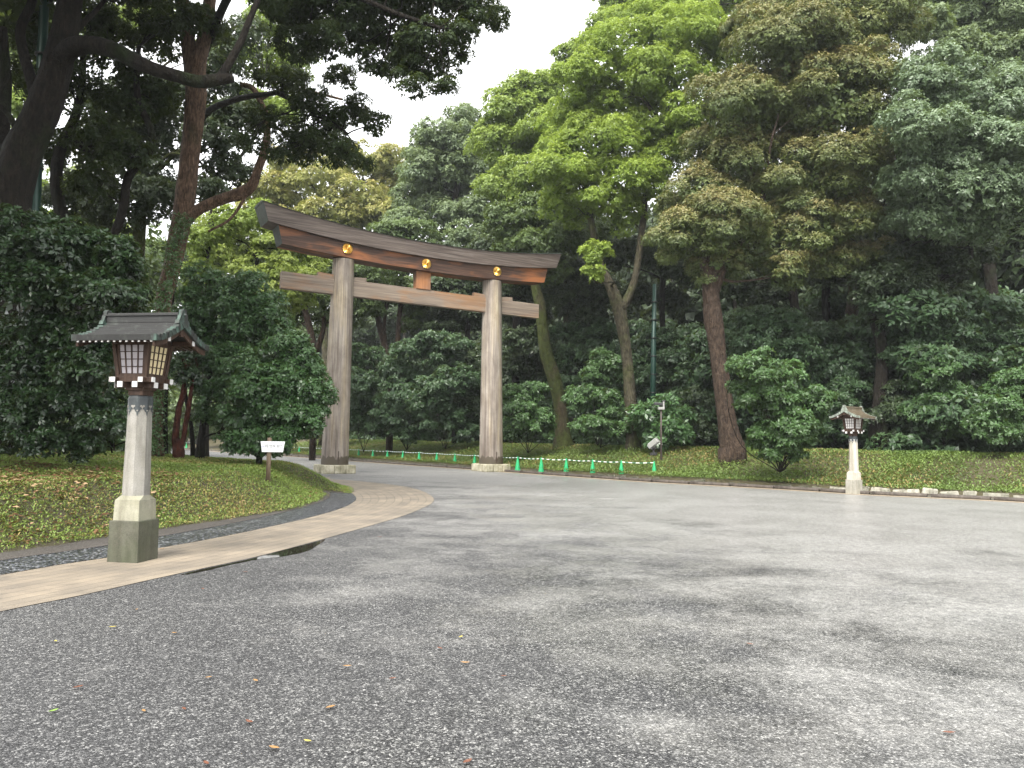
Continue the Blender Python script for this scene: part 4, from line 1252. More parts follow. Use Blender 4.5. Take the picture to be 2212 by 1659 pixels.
tree("camphor_tree", "pale green rounded tree crown standing between the white sky and the bright camphor", "tree", 54,
     [[(1240, 950, 9), (1235, 800, 9), (1215, 600, 8), (1180, 450, 7), (1160, 330, 6)]],
     [(1110, 250, 60), (1090, 330, 60), (1150, 210, 50), (1180, 290, 60), (1120, 410, 65), (1190, 190, 35), (1240, 130, 38), (1300, 65, 38), (1325, 15, 36), (1350, 0, 50), (1160, 470, 60), (1070, 280, 35)],
     ML["camphor2"], B_grey, seed=13, group=TG, cov=.6)
tree("broadleaf_tree", "moss-covered curving trunk rising behind the right end of the torii", "tree", 49,
     [[(1217, 962, 17), (1213, 910, 14), (1207, 860, 14), (1196, 815, 15), (1180, 765, 14), (1172, 710, 12), (1166, 660, 12), (1156, 615, 10), (1150, 570, 9), (1160, 500, 8), (1175, 430, 7)]],
     [(1130, 540, 55), (1200, 530, 60), (1110, 480, 50), (1235, 500, 50), (1170, 470, 55), (1190, 590, 35), (1290, 500, 45, 2), (1090, 590, 35, 3)],
     ML["mid"], B_moss, seed=14, group=TG, cov=.6, wob=.06)
tree("broadleaf_tree", "tall grey-green crown at the right edge above two dark slanting trunks", "tree", 33,
     [[(2040, 905, 13, 41), (2036, 850, 13, 41), (2032, 780, 15, 41), (2022, 710, 18, 41), (2008, 650, 17, 41), (1990, 600, 17, 41), (1968, 550, 18, 41), (1945, 500, 17, 41), (1930, 440, 14, 41), (1935, 330, 12, 41)], [(2038, 820, 9, 41), (2040, 700, 10, 41), (2036, 600, 12, 41), (2046, 530, 12, 41), (2050, 440, 10, 41), (2060, 300, 8, 41)]],
     [(2010, 190, 80), (2090, 230, 85), (2170, 260, 85), (1980, 280, 70), (2060, 320, 85), (2150, 350, 85), (2010, 400, 75), (2090, 430, 80), (2180, 440, 70), (1990, 480, 50), (2060, 490, 45), (2210, 380, 60), (1960, 390, 45), (2120, 500, 35)],
     ML["greygreen"], B_dark, seed=15, group=TG, asp=.4, cov=.55, L=.15, droop=.35)
tree("broadleaf_tree", "soft mid-green crown in the top right corner", "tree", 42,
     [[(2165, 940, 12), (2150, 700, 12), (2130, 480, 11), (2140, 300, 9), (2130, 150, 8)]],
     [(2100, 70, 70), (2180, 60, 75), (2050, 120, 55), (2150, 140, 75), (2200, 170, 60), (2000, 60, 45), (2210, 10, 60), (2060, 10, 60), (2130, -20, 70)],
     ML["distant"], B_dark, seed=16, group=TG, cov=.6)
tree("broadleaf_tree", "yellow-green treetop showing over the bronze crown at the top edge", "tree", 56,
     [[(1700, 940, 9), (1705, 600, 9), (1700, 300, 8), (1690, 60, 6)]],
     [(1560, 10, 50), (1650, 0, 60), (1740, -10, 60), (1450, 0, 55), (1500, 40, 40), (1820, -20, 60), (1930, -30, 70), (1990, -10, 50)],
     ML["camphor"], B_dark, seed=17, group=TG, cov=.6)
# ---- dark trunks of the second row on the right
def dark_tree(label, D, trunk, lobes, seed, mat=None, bark=None, **kw):
    return tree("woodland_tree", label, "tree", D, [trunk] if trunk and not isinstance(trunk[0], list) else trunk, lobes, mat or ML["dark"], bark or B_dark, seed=seed, group="dark trees deeper in the right woods", **kw)
dark_tree("dark leaning trunk in the woods just right of the thick brown trunk", 48, [(1750, 905, 7), (1745, 820, 7), (1738, 760, 8), (1722, 690, 9), (1712, 620, 9), (1705, 520, 8)], [(1690, 560, 50), (1750, 560, 50), (1640, 580, 45), (1600, 620, 40), (1660, 640, 40)], 21)
dark_tree("narrow crooked dark trunk in the woods left of the far lantern's roof", 46, [(1778, 900, 8), (1782, 800, 7), (1786, 720, 8), (1784, 640, 9), (1790, 560, 8)], [(1800, 590, 45), (1840, 560, 50), (1770, 540, 40)], 22)
dark_tree("straight brown trunk rising behind the far lantern", 44, [[(1836, 900, 10), (1836, 800, 11), (1838, 700, 13), (1846, 620, 12), (1850, 520, 11)]], [(1850, 560, 50), (1900, 590, 45), (1880, 520, 60)], 23, bark=B_brown)
dark_tree("broad dark trunk leaning left in the woods right of the far lantern", 38, [[(1900, 930, 16), (1902, 850, 14), (1906, 760, 12), (1890, 680, 14), (1872, 610, 15), (1850, 540, 13)]], [(1900, 620, 60), (1960, 620, 45), (1930, 560, 60), (2000, 560, 60), (2000, 660, 45), (2060, 580, 40), (2050, 650, 36), (1975, 620, 36), (2090, 540, 40)], 24)
dark_tree("twin brown trunks forking against bright gaps near the right edge", 50, [[(2135, 930, 12), (2138, 800, 12), (2135, 720, 11), (2120, 660, 10), (2108, 600, 9), (2110, 520, 8)], [(2138, 740, 10), (2150, 660, 10), (2158, 600, 10), (2170, 540, 8)], [(2152, 640, 6), (2190, 590, 5), (2225, 550, 4)]], [(2200, 520, 50), (2200, 600, 36), (2190, 700, 50), (2120, 520, 45), (2070, 545, 40)], 25, bark=B_brown)
dark_tree("slim dark trunk left of the thick brown trunk, before the green pole", 52, [(1440, 940, 6), (1436, 800, 6), (1430, 650, 6), (1440, 520, 6)], [(1440, 560, 50), (1490, 590, 45), (1400, 540, 45), (1380, 640, 30), (1450, 650, 35), (1330, 560, 40)], 26)
dark_tree("dark trunk between the mossy curved trunk and the forked trunk", 54, [(1248, 940, 7), (1252, 850, 7), (1250, 740, 7), (1256, 640, 7), (1240, 560, 6)], [(1240, 600, 50), (1290, 640, 45), (1210, 650, 40), (1260, 690, 40)], 27)
dark_tree("black upright trunk seen just right of the right gate post", 56, [(1113, 930, 8), (1114, 820, 8), (1115, 720, 9), (1118, 640, 8), (1110, 560, 7)], [(1100, 640, 50), (1140, 680, 45), (1080, 560, 55), (1150, 620, 40)], 28)
# ---- trees seen through and beyond the torii
MG = "trees rising beyond the torii"
tree("autumn_tree", "yellowing treetop left of the sky gap beyond the torii's upturned left end", "tree", 74,
     [[(700, 940, 8), (705, 800, 8), (700, 650, 7), (720, 500, 6), (740, 420, 5)]],
     [(640, 430, 50), (690, 390, 50), (740, 360, 40), (790, 350, 40), (840, 360, 40), (650, 500, 50), (710, 470, 55), (770, 430, 55), (820, 420, 45), (690, 540, 40), (760, 500, 50), (880, 370, 30), (620, 380, 35), (590, 420, 42), (560, 470, 42), (600, 350, 28), (540, 420, 34), (800, 470, 45), (850, 460, 40)],
     ML["yellow"], B_grey, seed=31, group=MG, cov=.42)
tree("broadleaf_tree", "blue-green layered treetop under the sky gap above the torii's centre", "tree", 66,
     [[(950, 940, 9), (955, 780, 9), (960, 640, 9), (975, 500, 7), (990, 380, 6)], [(958, 660, 6), (1000, 600, 6), (1040, 520, 5)]],
     [(960, 300, 45), (1010, 260, 35), (1000, 330, 50), (930, 370, 50), (1050, 380, 50), (980, 400, 60), (900, 430, 50), (1040, 460, 55), (950, 480, 55), (880, 490, 45), (1000, 520, 45), (1060, 540, 45), (920, 330, 35), (1040, 310, 35)],
     ML["distant"], B_dark, seed=32, group=MG, cov=.6)
tree("maple_tree", "fresh lime-green tree beneath the bent branch left of the torii", "tree", 50,
     [[(520, 960, 6), (530, 860, 6), (540, 760, 6), (550, 640, 5), (555, 560, 4)]],
     [(480, 500, 50), (540, 520, 50), (600, 530, 50), (460, 560, 40), (530, 590, 55), (590, 600, 45), (650, 570, 45), (500, 650, 45), (560, 660, 50), (620, 650, 45), (440, 500, 35), (660, 620, 40)],
     ML["lime"], B_dark, seed=33, group=MG, cov=.42, tier=True)
tree("broadleaf_tree", "olive-green tree between the torii's left post and centre strut", "tree", 60,
     [[(845, 810, 7), (835, 760, 7), (822, 710, 7), (812, 660, 6), (800, 600, 5)], [(845, 805, 6), (858, 750, 6), (862, 690, 5), (870, 620, 5)], [(835, 765, 4), (830, 700, 4), (838, 640, 4)]],
     [(800, 600, 50), (860, 590, 50), (780, 660, 40), (830, 640, 45), (900, 640, 45), (760, 570, 45), (870, 560, 40), (890, 690, 35), (790, 540, 45), (850, 520, 45), (900, 520, 45)],
     ML["mid"], B_brown, seed=34, flare=1.0, group=MG, cov=.5, tier=True)
tree("broadleaf_tree", "olive tree with brown leaning stems just left of the left gate post", "tree", 58,
     [[(682, 770, 7), (672, 720, 7), (660, 670, 7), (650, 620, 6), (640, 560, 5)], [(684, 760, 7), (700, 700, 5), (690, 640, 5), (700, 580, 4)]],
     [(640, 600, 45), (690, 600, 45), (620, 660, 40), (660, 690, 35), (700, 660, 35), (650, 550, 45), (750, 620, 40), (740, 690, 35)],
     ML["mid"], B_brown, seed=35, flare=1.0, group=MG, cov=.5, tier=True)
tree("broadleaf_tree", "dusky green tree beyond the torii's tie beam, left of the right gate post", "tree", 60,
     [[(985, 800, 7), (980, 740, 7), (970, 690, 6), (960, 620, 5)], [(1012, 800, 6), (1010, 720, 6), (1015, 640, 5)]],
     [(960, 640, 45), (1010, 620, 45), (940, 580, 45), (1000, 570, 50), (1050, 600, 45), (960, 700, 35), (1030, 690, 35), (920, 700, 30), (1080, 640, 40)],
     ML["dark"], B_dark, seed=36, flare=1.0, group=MG, cov=.55, tier=True)
# ---- understory shrubs on the right
UG = "understory shrubs at the wood's edge"
def ushrub(label, D, lobes, seed, mat="darkblue", **kw):
    kw.setdefault("tier", True); kw.setdefault("cov", .55)
    us = [l[0] for l in lobes]; u = sum(us) / len(us)
    bz = bank_z(PT(u, 950, D)[0], D)
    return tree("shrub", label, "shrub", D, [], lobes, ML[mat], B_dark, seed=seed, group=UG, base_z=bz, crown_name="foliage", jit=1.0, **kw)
ushrub("dark tiered shrub just right of the left gate post, at the bank top", 58, [(770, 900, 38), (800, 860, 40), (780, 830, 35), (820, 920, 35), (800, 780, 30), (765, 770, 25)], 41)
ushrub("large dark tiered shrub left of the centre, beyond the torii", 56, [(860, 900, 40), (870, 850, 42), (900, 810, 38), (850, 800, 35), (890, 760, 32), (920, 930, 30), (880, 930, 30)], 42)
ushrub("tall blue-green tiered shrub beneath the centre strut", 54, [(960, 900, 40), (950, 850, 42), (990, 820, 38), (960, 780, 36), (940, 740, 30), (990, 750, 30), (1010, 930, 30), (920, 880, 30)], 43)
ushrub("dark shrub pressed against the left side of the right gate post", 56, [(1020, 880, 38), (1030, 830, 36), (1010, 790, 32), (1040, 770, 30), (1030, 930, 28), (1050, 850, 30)], 44, mat="dark")
ushrub("leafy mid-green shrub right of the right gate post", 46, [(1130, 900, 36), (1160, 930, 28), (1120, 860, 32), (1150, 850, 28), (1180, 900, 22), (1110, 930, 28)], 45, mat="brightsh")
ushrub("dark shrub between the gate post and the mossy trunk, higher one", 54, [(1140, 790, 36), (1120, 740, 32), (1160, 760, 30), (1100, 800, 28)], 46, mat="dark")
ushrub("light green shrub right of the mossy trunk", 45, [(1270, 850, 32), (1290, 810, 30), (1250, 870, 24), (1310, 860, 24), (1300, 780, 24), (1330, 790, 22)], 47, mat="brightsh")
ushrub("low green shrub at the foot of the forked trunk", 44, [(1290, 920, 30), (1330, 930, 26), (1260, 925, 24), (1310, 895, 22)], 48, mat="brightsh")
ushrub("dark tiered shrub filling the gap before the green pole", 50, [(1400, 820, 40), (1440, 780, 38), (1480, 810, 36), (1420, 740, 34), (1460, 860, 36), (1500, 760, 30), (1390, 770, 30)], 49)
ushrub("dark shrub behind the mossy trunk and forked trunk", 52, [(1240, 780, 36), (1270, 740, 34), (1300, 720, 30), (1230, 720, 30), (1320, 850, 30), (1220, 830, 30)], 50)
ushrub("large-leaved green shrub behind the camera pole", 42, [(1400, 920, 34), (1430, 890, 34), (1450, 930, 34), (1410, 950, 24), (1460, 900, 26), (1395, 900, 24)], 51, mat="bush", tier=False, L=.28)
ushrub("low dark shrub left of the thick brown trunk's foot", 44, [(1500, 920, 34), (1520, 880, 30), (1480, 940, 28), (1530, 935, 24), (1500, 860, 26)], 52, mat="dark")
ushrub("bright green shrub leaning over the grass right of the thick brown trunk", 30.5, [(1640, 800, 48), (1690, 830, 50), (1660, 870, 48), (1720, 880, 44), (1700, 920, 42), (1740, 910, 34), (1620, 840, 34), (1660, 930, 24), (1700, 965, 20), (1735, 950, 22), (1670, 985, 14), (1690, 968, 20), (1715, 980, 16), (1640, 945, 28), (1695, 948, 32), (1738, 935, 26), (1665, 975, 18), (1640, 960, 18), (1760, 860, 26), (1600, 790, 24)], 53, mat="brightsh", L=.14, cov=.5)
ushrub("dark shrub behind the bright leaning shrub", 40, [(1630, 740, 42), (1680, 730, 40), (1720, 760, 40), (1650, 690, 34), (1700, 690, 30), (1610, 700, 28)], 54)
ushrub("dark blue-green shrub left of the far lantern", 40, [(1790, 830, 42), (1770, 790, 36), (1800, 880, 40), (1830, 850, 36), (1780, 930, 36), (1820, 930, 34), (1840, 800, 34)], 55)
ushrub("dark green shrub right of the far lantern", 38, [(1920, 860, 40), (1960, 900, 42), (1930, 930, 38), (1990, 850, 40), (1900, 900, 34), (1970, 940, 34)], 56, mat="dark")
ushrub("mid-green tiered shrub at the bank top between the lantern and the right edge", 36, [(2010, 900, 42), (2040, 860, 44), (2000, 820, 40), (2060, 920, 38), (2080, 880, 36), (2030, 800, 34)], 57, mat="brightsh")
ushrub("tall dark shrub beneath the twin trunks", 38, [(2080, 780, 46), (2130, 760, 44), (2090, 720, 40), (2150, 810, 42), (2060, 740, 34), (2180, 740, 40), (2010, 740, 40), (1960, 760, 40)], 58)
ushrub("light green shrub at the right edge of the woods", 32, [(2180, 840, 42), (2210, 880, 44), (2150, 880, 36), (2190, 920, 36), (2215, 820, 36), (2130, 920, 30), (2160, 940, 26)], 59, mat="brightsh", cov=.5)
ushrub("dark hanging foliage between the thick brown trunk and the far lantern", 46, [(1830, 740, 40), (1880, 780, 40), (1900, 720, 40), (1780, 700, 34), (1860, 690, 30), (1940, 700, 36)], 60, mat="dark")
ushrub("dim green shrub far left of the torii above the distant cones", 88, [(400, 880, 30), (440, 890, 30), (480, 900, 28), (370, 890, 24), (360, 860, 24), (420, 850, 26), (520, 900, 26)], 61, mat="distant")
ushrub("dim shrub right behind the left gate post, at the wood's edge", 70, [(690, 900, 26), (720, 900, 28), (700, 860, 26), (740, 850, 24), (670, 930, 22), (720, 930, 22), (640, 900, 26), (600, 900, 26)], 62, mat="darkblue")
# ---- left side
LGp = "dark trees over the left mound"
tree("camphor_tree", "great dark leaning tree at the left edge with one long drooping limb", "tree", 19,
     [[(-30, 700, 48, 19.5), (0, 560, 44, 19.5), (22, 430, 40, 19.5), (48, 330, 38, 19.5), (82, 260, 35, 19.5), (108, 195, 33, 19.5), (128, 120, 29, 19.5), (145, 40, 26, 19.5), (160, -60, 22, 19.5), (180, -200, 18, 19.5)],
      [(118, 150, 22, 19.5), (150, 108, 21, 19.2), (190, 97, 20, 18.9), (240, 105, 18, 18.6), (285, 128, 17, 18.5), (330, 148, 15, 18.2), (380, 163, 14, 18.2), (430, 176, 14, 18.2), (470, 172, 13, 18.2), (502, 168, 10, 18.2)],
      [(475, 170, 11, 18.2), (498, 130, 9, 18.2), (520, 90, 8, 18.2), (540, 40, 7, 18.2), (560, -10, 6, 18.2), (580, -90, 5, 18.2)],
      [(20, 440, 24, 19.5), (8, 360, 18, 19.9), (6, 280, 14, 20.3), (12, 180, 12, 20.8), (5, 60, 9, 20.8)],
      [(85, 250, 15, 19.5), (70, 180, 12, 19.8), (50, 110, 11, 20.0), (45, 60, 10, 20.0), (70, 0, 9, 20.0), (60, -60, 8, 20.0)],
      [(50, 320, 8, 19.5), (20, 250, 6, 19.2), (-20, 215, 5, 19.0)], [(130, 110, 9, 19.5), (170, 60, 7, 19.8), (210, 20, 5, 20.0), (250, -30, 4, 20.3)]],
     [(560, -60, 70), (640, -20, 70, 2), (200, -120, 120), (380, -130, 130), (40, -100, 110), (700, -130, 110, 2), (900, -140, 110, 3), (520, -180, 120), (300, -20, 50, 1)],
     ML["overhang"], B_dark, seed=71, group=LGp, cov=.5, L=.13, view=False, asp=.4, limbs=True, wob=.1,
     upper=[(-14, 9, 13, 4.5, 2.4), (-13, 15, 16, 4.0, 2.2), (-18, 14, 14, 5, 2.6), (-20, 6, 12, 5, 2.6), (-20, 22, 17, 5, 2.6), (-26, 14, 14, 5, 2.6), (-13, 21, 18, 4, 2.2), (-22, -3, 12, 5, 2.4)])  # coarse lobes out of view, added to shade the left side
tree("cedar_tree", "tall reddish trunk wrapped in creeper rising behind the near lantern, with a mossy elbow branch", "tree", 25,
     [[(330, 978, 18), (333, 930, 16), (338, 860, 15), (346, 780, 15), (352, 700, 15), (356, 640, 17), (372, 580, 18), (384, 520, 20), (396, 460, 21), (404, 400, 21), (412, 330, 20), (420, 260, 21), (424, 190, 22), (412, 120, 17), (402, 60, 15), (394, 0, 14), (388, -100, 12), (380, -250, 10)],
      [(424, 200, 19), (430, 130, 17), (444, 70, 15), (452, 10, 14), (458, -80, 12), (465, -220, 9)],
      [(404, 470, 16), (425, 455, 12), (455, 440, 12), (490, 427, 12), (520, 418, 14), (545, 400, 11), (556, 370, 9), (570, 330, 9), (577, 290, 8), (574, 250, 7), (560, 215, 6), (545, 190, 6), (520, 182, 5)],
      [(560, 215, 5), (590, 200, 4), (630, 190, 3.5), (680, 200, 3), (740, 215, 2.5)], [(575, 260, 4), (620, 290, 3.5), (670, 320, 3), (730, 340, 2.5)], [(545, 400, 4), (500, 470, 3), (450, 500, 2.5)]],
     [(400, -150, 90), (470, -120, 90), (420, -260, 100)],
     ML["overhang"], B_ced, seed=72, group=LGp, cov=.4, L=.15, view=False, limbs=False, wob=.10)
tree("camphor_tree", "dark foliage hanging across the sky at the top, over the torii", "tree", 21,
     [[(346, 985, 11, 26.5), (356, 700, 10, 26.5), (392, 480, 10, 26.5), (414, 300, 10, 26.5), (432, 150, 9, 26), (480, 20, 9, 24), (520, -50, 9, 21)], [(520, -40, 9, 21), (640, -40, 8, 20.5), (760, -10, 6, 20), (860, 30, 5, 20), (950, 60, 4, 20)]],
     [(640, 30, 55), (720, 20, 60), (800, 10, 60), (880, 10, 60), (960, 0, 55), (1030, 15, 45), (1060, 40, 28), (700, 90, 45), (780, 90, 55), (860, 90, 55), (930, 90, 50), (990, 70, 40), (880, 150, 38), (940, 150, 35), (900, 195, 24), (960, 190, 16), (820, 140, 38), (640, 100, 40), (1000, 120, 18), (860, -80, 90), (980, -90, 80), (700, -80, 90)],
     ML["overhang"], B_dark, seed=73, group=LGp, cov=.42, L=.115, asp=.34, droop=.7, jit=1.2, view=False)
tree("camphor_tree", "drooping dark sprays of leaves above the torii's upturned left end", "tree", 23,
     [[(350, 985, 9, 28), (360, 700, 9, 28), (398, 480, 9, 28), (416, 330, 8, 28), (440, 250, 7, 27), (510, 215, 6, 25.5), (600, 200, 5, 24)], [(600, 200, 6, 24), (680, 240, 5, 23.5), (750, 290, 4, 23)]],
     [(610, 170, 40), (660, 220, 38), (720, 250, 38), (770, 240, 34), (810, 270, 28), (690, 310, 42), (740, 330, 38), (780, 350, 24), (640, 300, 38), (580, 260, 32), (600, 330, 30), (660, 340, 22), (540, 310, 22), (740, 170, 30)],
     ML["overhang"], B_dark, seed=74, group=LGp, cov=.40, L=.12, asp=.34, droop=.7, view=False, limbs=True)
tree("woodland_tree", "dark twisting trunk between the leaning tree and the reddish trunk", "tree", 24,
     [[(190, 990, 16), (185, 800, 14), (175, 620, 13), (150, 520, 13), (128, 440, 13), (122, 370, 12), (135, 310, 11), (160, 260, 10), (175, 200, 8), (180, 120, 7)], [(150, 300, 8), (190, 330, 7), (220, 330, 6), (170, 300, 5)],
      [(200, 620, 9), (250, 500, 9), (268, 440, 9), (275, 390, 9), (300, 350, 9), (330, 315, 8), (322, 270, 7), (300, 220, 7), (295, 170, 6), (300, 100, 5)]],
     [(200, 300, 55), (150, 180, 50), (260, 230, 55), (240, 130, 50), (330, 80, 50), (100, 100, 50), (330, 200, 50), (60, 30, 55), (180, 30, 55), (280, 330, 45), (210, 400, 50), (100, 330, 45), (60, 180, 40), (380, 40, 45), (230, 60, 45), (440, 60, 40)],
     ML["overhang"], B_dark, seed=75, group=LGp, cov=.48, L=.15, view=False)
tree("woodland_tree", "grey-green leafy crown between the reddish trunk and the long drooping limb", "tree", 32,
     [[(230, 985, 12), (235, 800, 12), (225, 600, 11), (235, 420, 10), (250, 250, 8)], [(300, 985, 12), (290, 760, 11), (300, 520, 13), (310, 400, 11)]],
     [(280, 250, 70), (340, 300, 70), (300, 380, 70), (230, 330, 60), (360, 220, 55), (470, 310, 55), (500, 380, 45), (480, 230, 50), (340, 430, 55), (470, 150, 45), (520, 80, 50), (450, 420, 40), (160, 440, 60), (250, 450, 60), (510, 260, 45)],
     ML["dark"], B_moss, seed=76, group=LGp, cov=.45, L=.17)
tree("woodland_tree", "thin yellow-green leaves showing behind the leaning tree at the left edge", "tree", 45,
     [[(60, 980, 9), (50, 700, 9), (70, 400, 8), (60, 200, 7)]],
     [(30, 180, 50), (70, 120, 50), (20, 60, 45), (110, 60, 45), (60, 240, 40), (180, 90, 40), (20, 320, 40), (120, 500, 40), (60, 430, 45), (200, 480, 45), (150, 400, 40), (250, 520, 40), (10, 470, 40)],
     ML["camphor2"], B_dark, seed=77, group=LGp, cov=.45, view=True)
tree("woodland_tree", "dim leafy tree filling the gaps behind the elbow branch", "tree", 40,
     [[(440, 975, 8), (445, 800, 8), (440, 600, 7), (470, 400, 6)]],
     [(440, 520, 40), (560, 470, 35), (480, 120, 45), (560, 140, 45), (580, 60, 45), (630, 130, 40), (540, 230, 40), (500, 480, 35), (620, 240, 35), (430, 590, 40), (330, 40, 50), (250, 60, 45)],
     ML["camphor2"], B_dark, seed=78, group=LGp, cov=.45)
# shrubs on the mound
SG = "shrubs growing on the left mound"
def mshrub(label, D, lobes, seed, mat="shrub", trunks=(), **kw):
    kw.setdefault("cov", .55)
    bz = 1.0
    return tree("shrub", label, "shrub", D, list(trunks), lobes, ML[mat], kw.pop("bark", B_dark), seed=seed, group=SG, base_z=bz, crown_name="foliage", trunk_name="stem", jit=.8, **kw)
mshrub("tall glossy evergreen shrub at the left edge, above the others", 16, [(40, 560, 62), (110, 540, 60), (180, 530, 56), (240, 560, 50), (272, 590, 36), (60, 640, 65), (140, 630, 62), (220, 640, 58), (262, 650, 38), (20, 500, 40), (90, 490, 34)], 81, limbs=False, L=.125, asp=.42, cov=.5)
mshrub("dark leafy shrub directly behind the near lantern's roof", 16.5, [(60, 730, 62), (140, 720, 60), (210, 730, 50), (110, 790, 60), (190, 800, 50), (30, 800, 55), (240, 700, 40), (280, 700, 28)], 82, limbs=False, L=.12, asp=.42, cov=.5)
mshrub("dark undergrowth shrub below, left of the near lantern's post", 17, [(40, 880, 60), (110, 870, 58), (180, 880, 50), (230, 920, 34), (30, 950, 50), (100, 950, 50), (170, 950, 46), (235, 860, 34), (-10, 900, 50)], 83, limbs=False, L=.10, asp=.45, cov=.45)
mshrub("fresh green low shrub between the near lantern's post and the reddish trunk", 19, [(240, 930, 26), (255, 900, 24), (225, 960, 24), (205, 925, 26), (300, 960, 14)], 84, mat="bush", L=.09)
mshrub("rounded glossy green bush beside the left gate post", 24.5, [(600, 830, 48), (640, 800, 44), (660, 850, 44), (630, 890, 48), (670, 880, 34), (590, 890, 48), (550, 850, 46), (570, 790, 40), (620, 750, 34), (660, 780, 28), (690, 840, 20), (600, 930, 34), (650, 925, 28), (560, 930, 34), (540, 800, 34), (680, 900, 20), (520, 900, 34), (600, 952, 26), (550, 950, 26), (505, 950, 24), (645, 935, 22), (560, 968, 24), (600, 970, 20), (520, 966, 24), (580, 870, 44)], 85, mat="bush", L=.125, cov=.52,
       trunks=[[(560, 985, 5), (565, 940, 4), (575, 880, 3)], [(565, 985, 4), (600, 950, 3), (620, 900, 2.5)], [(555, 985, 4), (535, 950, 3), (520, 900, 2.5)]])
mshrub("pale-leaved upper shrub between the reddish trunk and the rounded bush", 27, [(450, 690, 44), (500, 660, 42), (550, 650, 38), (590, 690, 36), (520, 710, 44), (460, 740, 40), (560, 730, 36), (610, 720, 28), (420, 650, 34), (480, 620, 34), (400, 690, 30), (540, 610, 28), (430, 600, 30), (500, 760, 36), (590, 650, 26)], 86, mat="bush", L=.13, cov=.42)
mshrub("airy dark shrub with bare stems left of the rounded bush", 26, [(470, 800, 38), (510, 780, 36), (450, 850, 30), (490, 850, 34), (440, 780, 30), (520, 840, 30), (400, 760, 26), (430, 900, 20), (480, 910, 26), (500, 940, 22)], 87, mat="bush", L=.115, cov=.36,
       trunks=[[(432, 978, 7), (437, 930, 6), (444, 870, 5), (455, 800, 4)]])
mshrub("small tree with two smooth red stems forming a V on the mound", 25, [(395, 800, 24), (420, 820, 22), (385, 740, 26), (425, 770, 24)], 88, mat="shrub", bark=B_red, L=.11, cov=.32,
       trunks=[[(386, 974, 9), (379, 945, 6.5), (382, 915, 6), (387, 880, 6), (396, 850, 6), (400, 800, 5), (392, 740, 4)], [(387, 970, 7), (397, 945, 5), (401, 915, 5), (407, 885, 5), (412, 850, 4), (420, 800, 3)]])
mshrub("slim black stem between the red stems and the airy shrub", 27, [(410, 700, 26), (440, 720, 26)], 89, L=.12, trunks=[[(417, 976, 4), (414, 930, 3.5), (408, 890, 4), (400, 850, 4), (395, 800, 3.5)]])
# creeper on the reddish trunk
rng = np.random.default_rng(5)
cr = []
for v_ in np.arange(470, 975, 9):
    for q in range(2):
        uu = np.interp(v_, [470, 520, 580, 640, 700, 860, 975], [396, 384, 372, 356, 352, 338, 330]) + rng.normal() * 8.5
        p = PT(uu, v_, 24.5 - .1 * rng.random()); cr.append((*p, .10, .10))
V, Q, a, b_, c_ = leaves(rng, cr, .10, cov=.03, tuft_n=3, view=True, fill=0)
p0 = PT(330, 978, 24.4)
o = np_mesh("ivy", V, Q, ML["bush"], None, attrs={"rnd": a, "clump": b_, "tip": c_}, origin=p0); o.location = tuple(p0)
tag(o, "ivy and dry creeper clinging to the reddish trunk behind the near lantern", "ivy")

# ---- far-off wood that closes the view as one mass, and the overhead crowns beyond the frame
def far_wood(name, rows, mat, L, seed, cov=.5, D=None):
    rng = np.random.default_rng(seed)
    V, Q, a, b_, c_ = leaves(rng, rows, L, cov=cov, view=True, fill=.3, tuft_n=5, clump_k=.42)
    STAT[0] += len(Q)
    o = np_mesh(name, V, Q, mat, None, attrs={"rnd": a, "clump": b_, "tip": c_}); o["kind"] = "stuff"
    return o
rng = np.random.default_rng(99); rows = []
S2 = KERB_S; 
for i in range(0, len(S2), 9):
    for off, hmax, rr in ((28, 18, 4.2), (36, 27, 5.0)):
        x, y = S2[i] + KN[i] * (off + rng.uniform(-2, 2))
        if y < 2: continue
        for z in np.arange(2.5, hmax, 5.0):
            if rng.random() < .88: rows.append((x + rng.uniform(-2, 2), y + rng.uniform(-2, 2), z + rng.uniform(-1, 1), rr * rng.uniform(.7, 1.0), rr * .8))
tag(far_wood("far_woodland", rows, ML["dark"], .55, 100, .42), "dense dark woodland closing the view behind the right bank trees", "woodland")
rows = []
for u in range(-40, 640, 55):
    for v in (560, 640, 720, 800, 870, 905, 932):
        p = PT(u + rng.uniform(-20, 20), v, 110 + rng.uniform(-8, 8) if u > 300 else 55 + rng.uniform(-5, 5)); rows.append((*p, (3.4 if u > 300 else 2.3), 2.6))
tag(far_wood("far_woodland", rows, ML["mid"], .5, 101, .42), "dim far-off woodland seen under the left trees", "woodland")
rows = []
for i in range(0, len(S2), 3):
    for off in (12.5, 16, 20):
        x, y = S2[i] + KN[i] * (off + rng.uniform(-1.5, 1.5))
        if y < 6 or y > 95: continue
        for z in np.arange(1.8, 4 + off * .35, 2.0):
            if rng.random() < .62: rows.append((x + rng.uniform(-1, 1), y + rng.uniform(-1, 1), z + rng.uniform(-.6, .6), rng.uniform(1.1, 1.9), rng.uniform(.7, 1.2)))
V, Q, a, b_, c_ = leaves(np.random.default_rng(64), rows, .30, cov=.50, view=True, fill=.1, tuft_n=6, tier=True)
STAT[0] += len(Q)
o = np_mesh("undergrowth", V, Q, ML["darkblue"], None, attrs={"rnd": a, "clump": b_, "tip": c_})
tag(o, "dark tangled undergrowth between the trunks of the right woods", "undergrowth", kind="stuff")
M_fwt = B_dark
A = Acc()
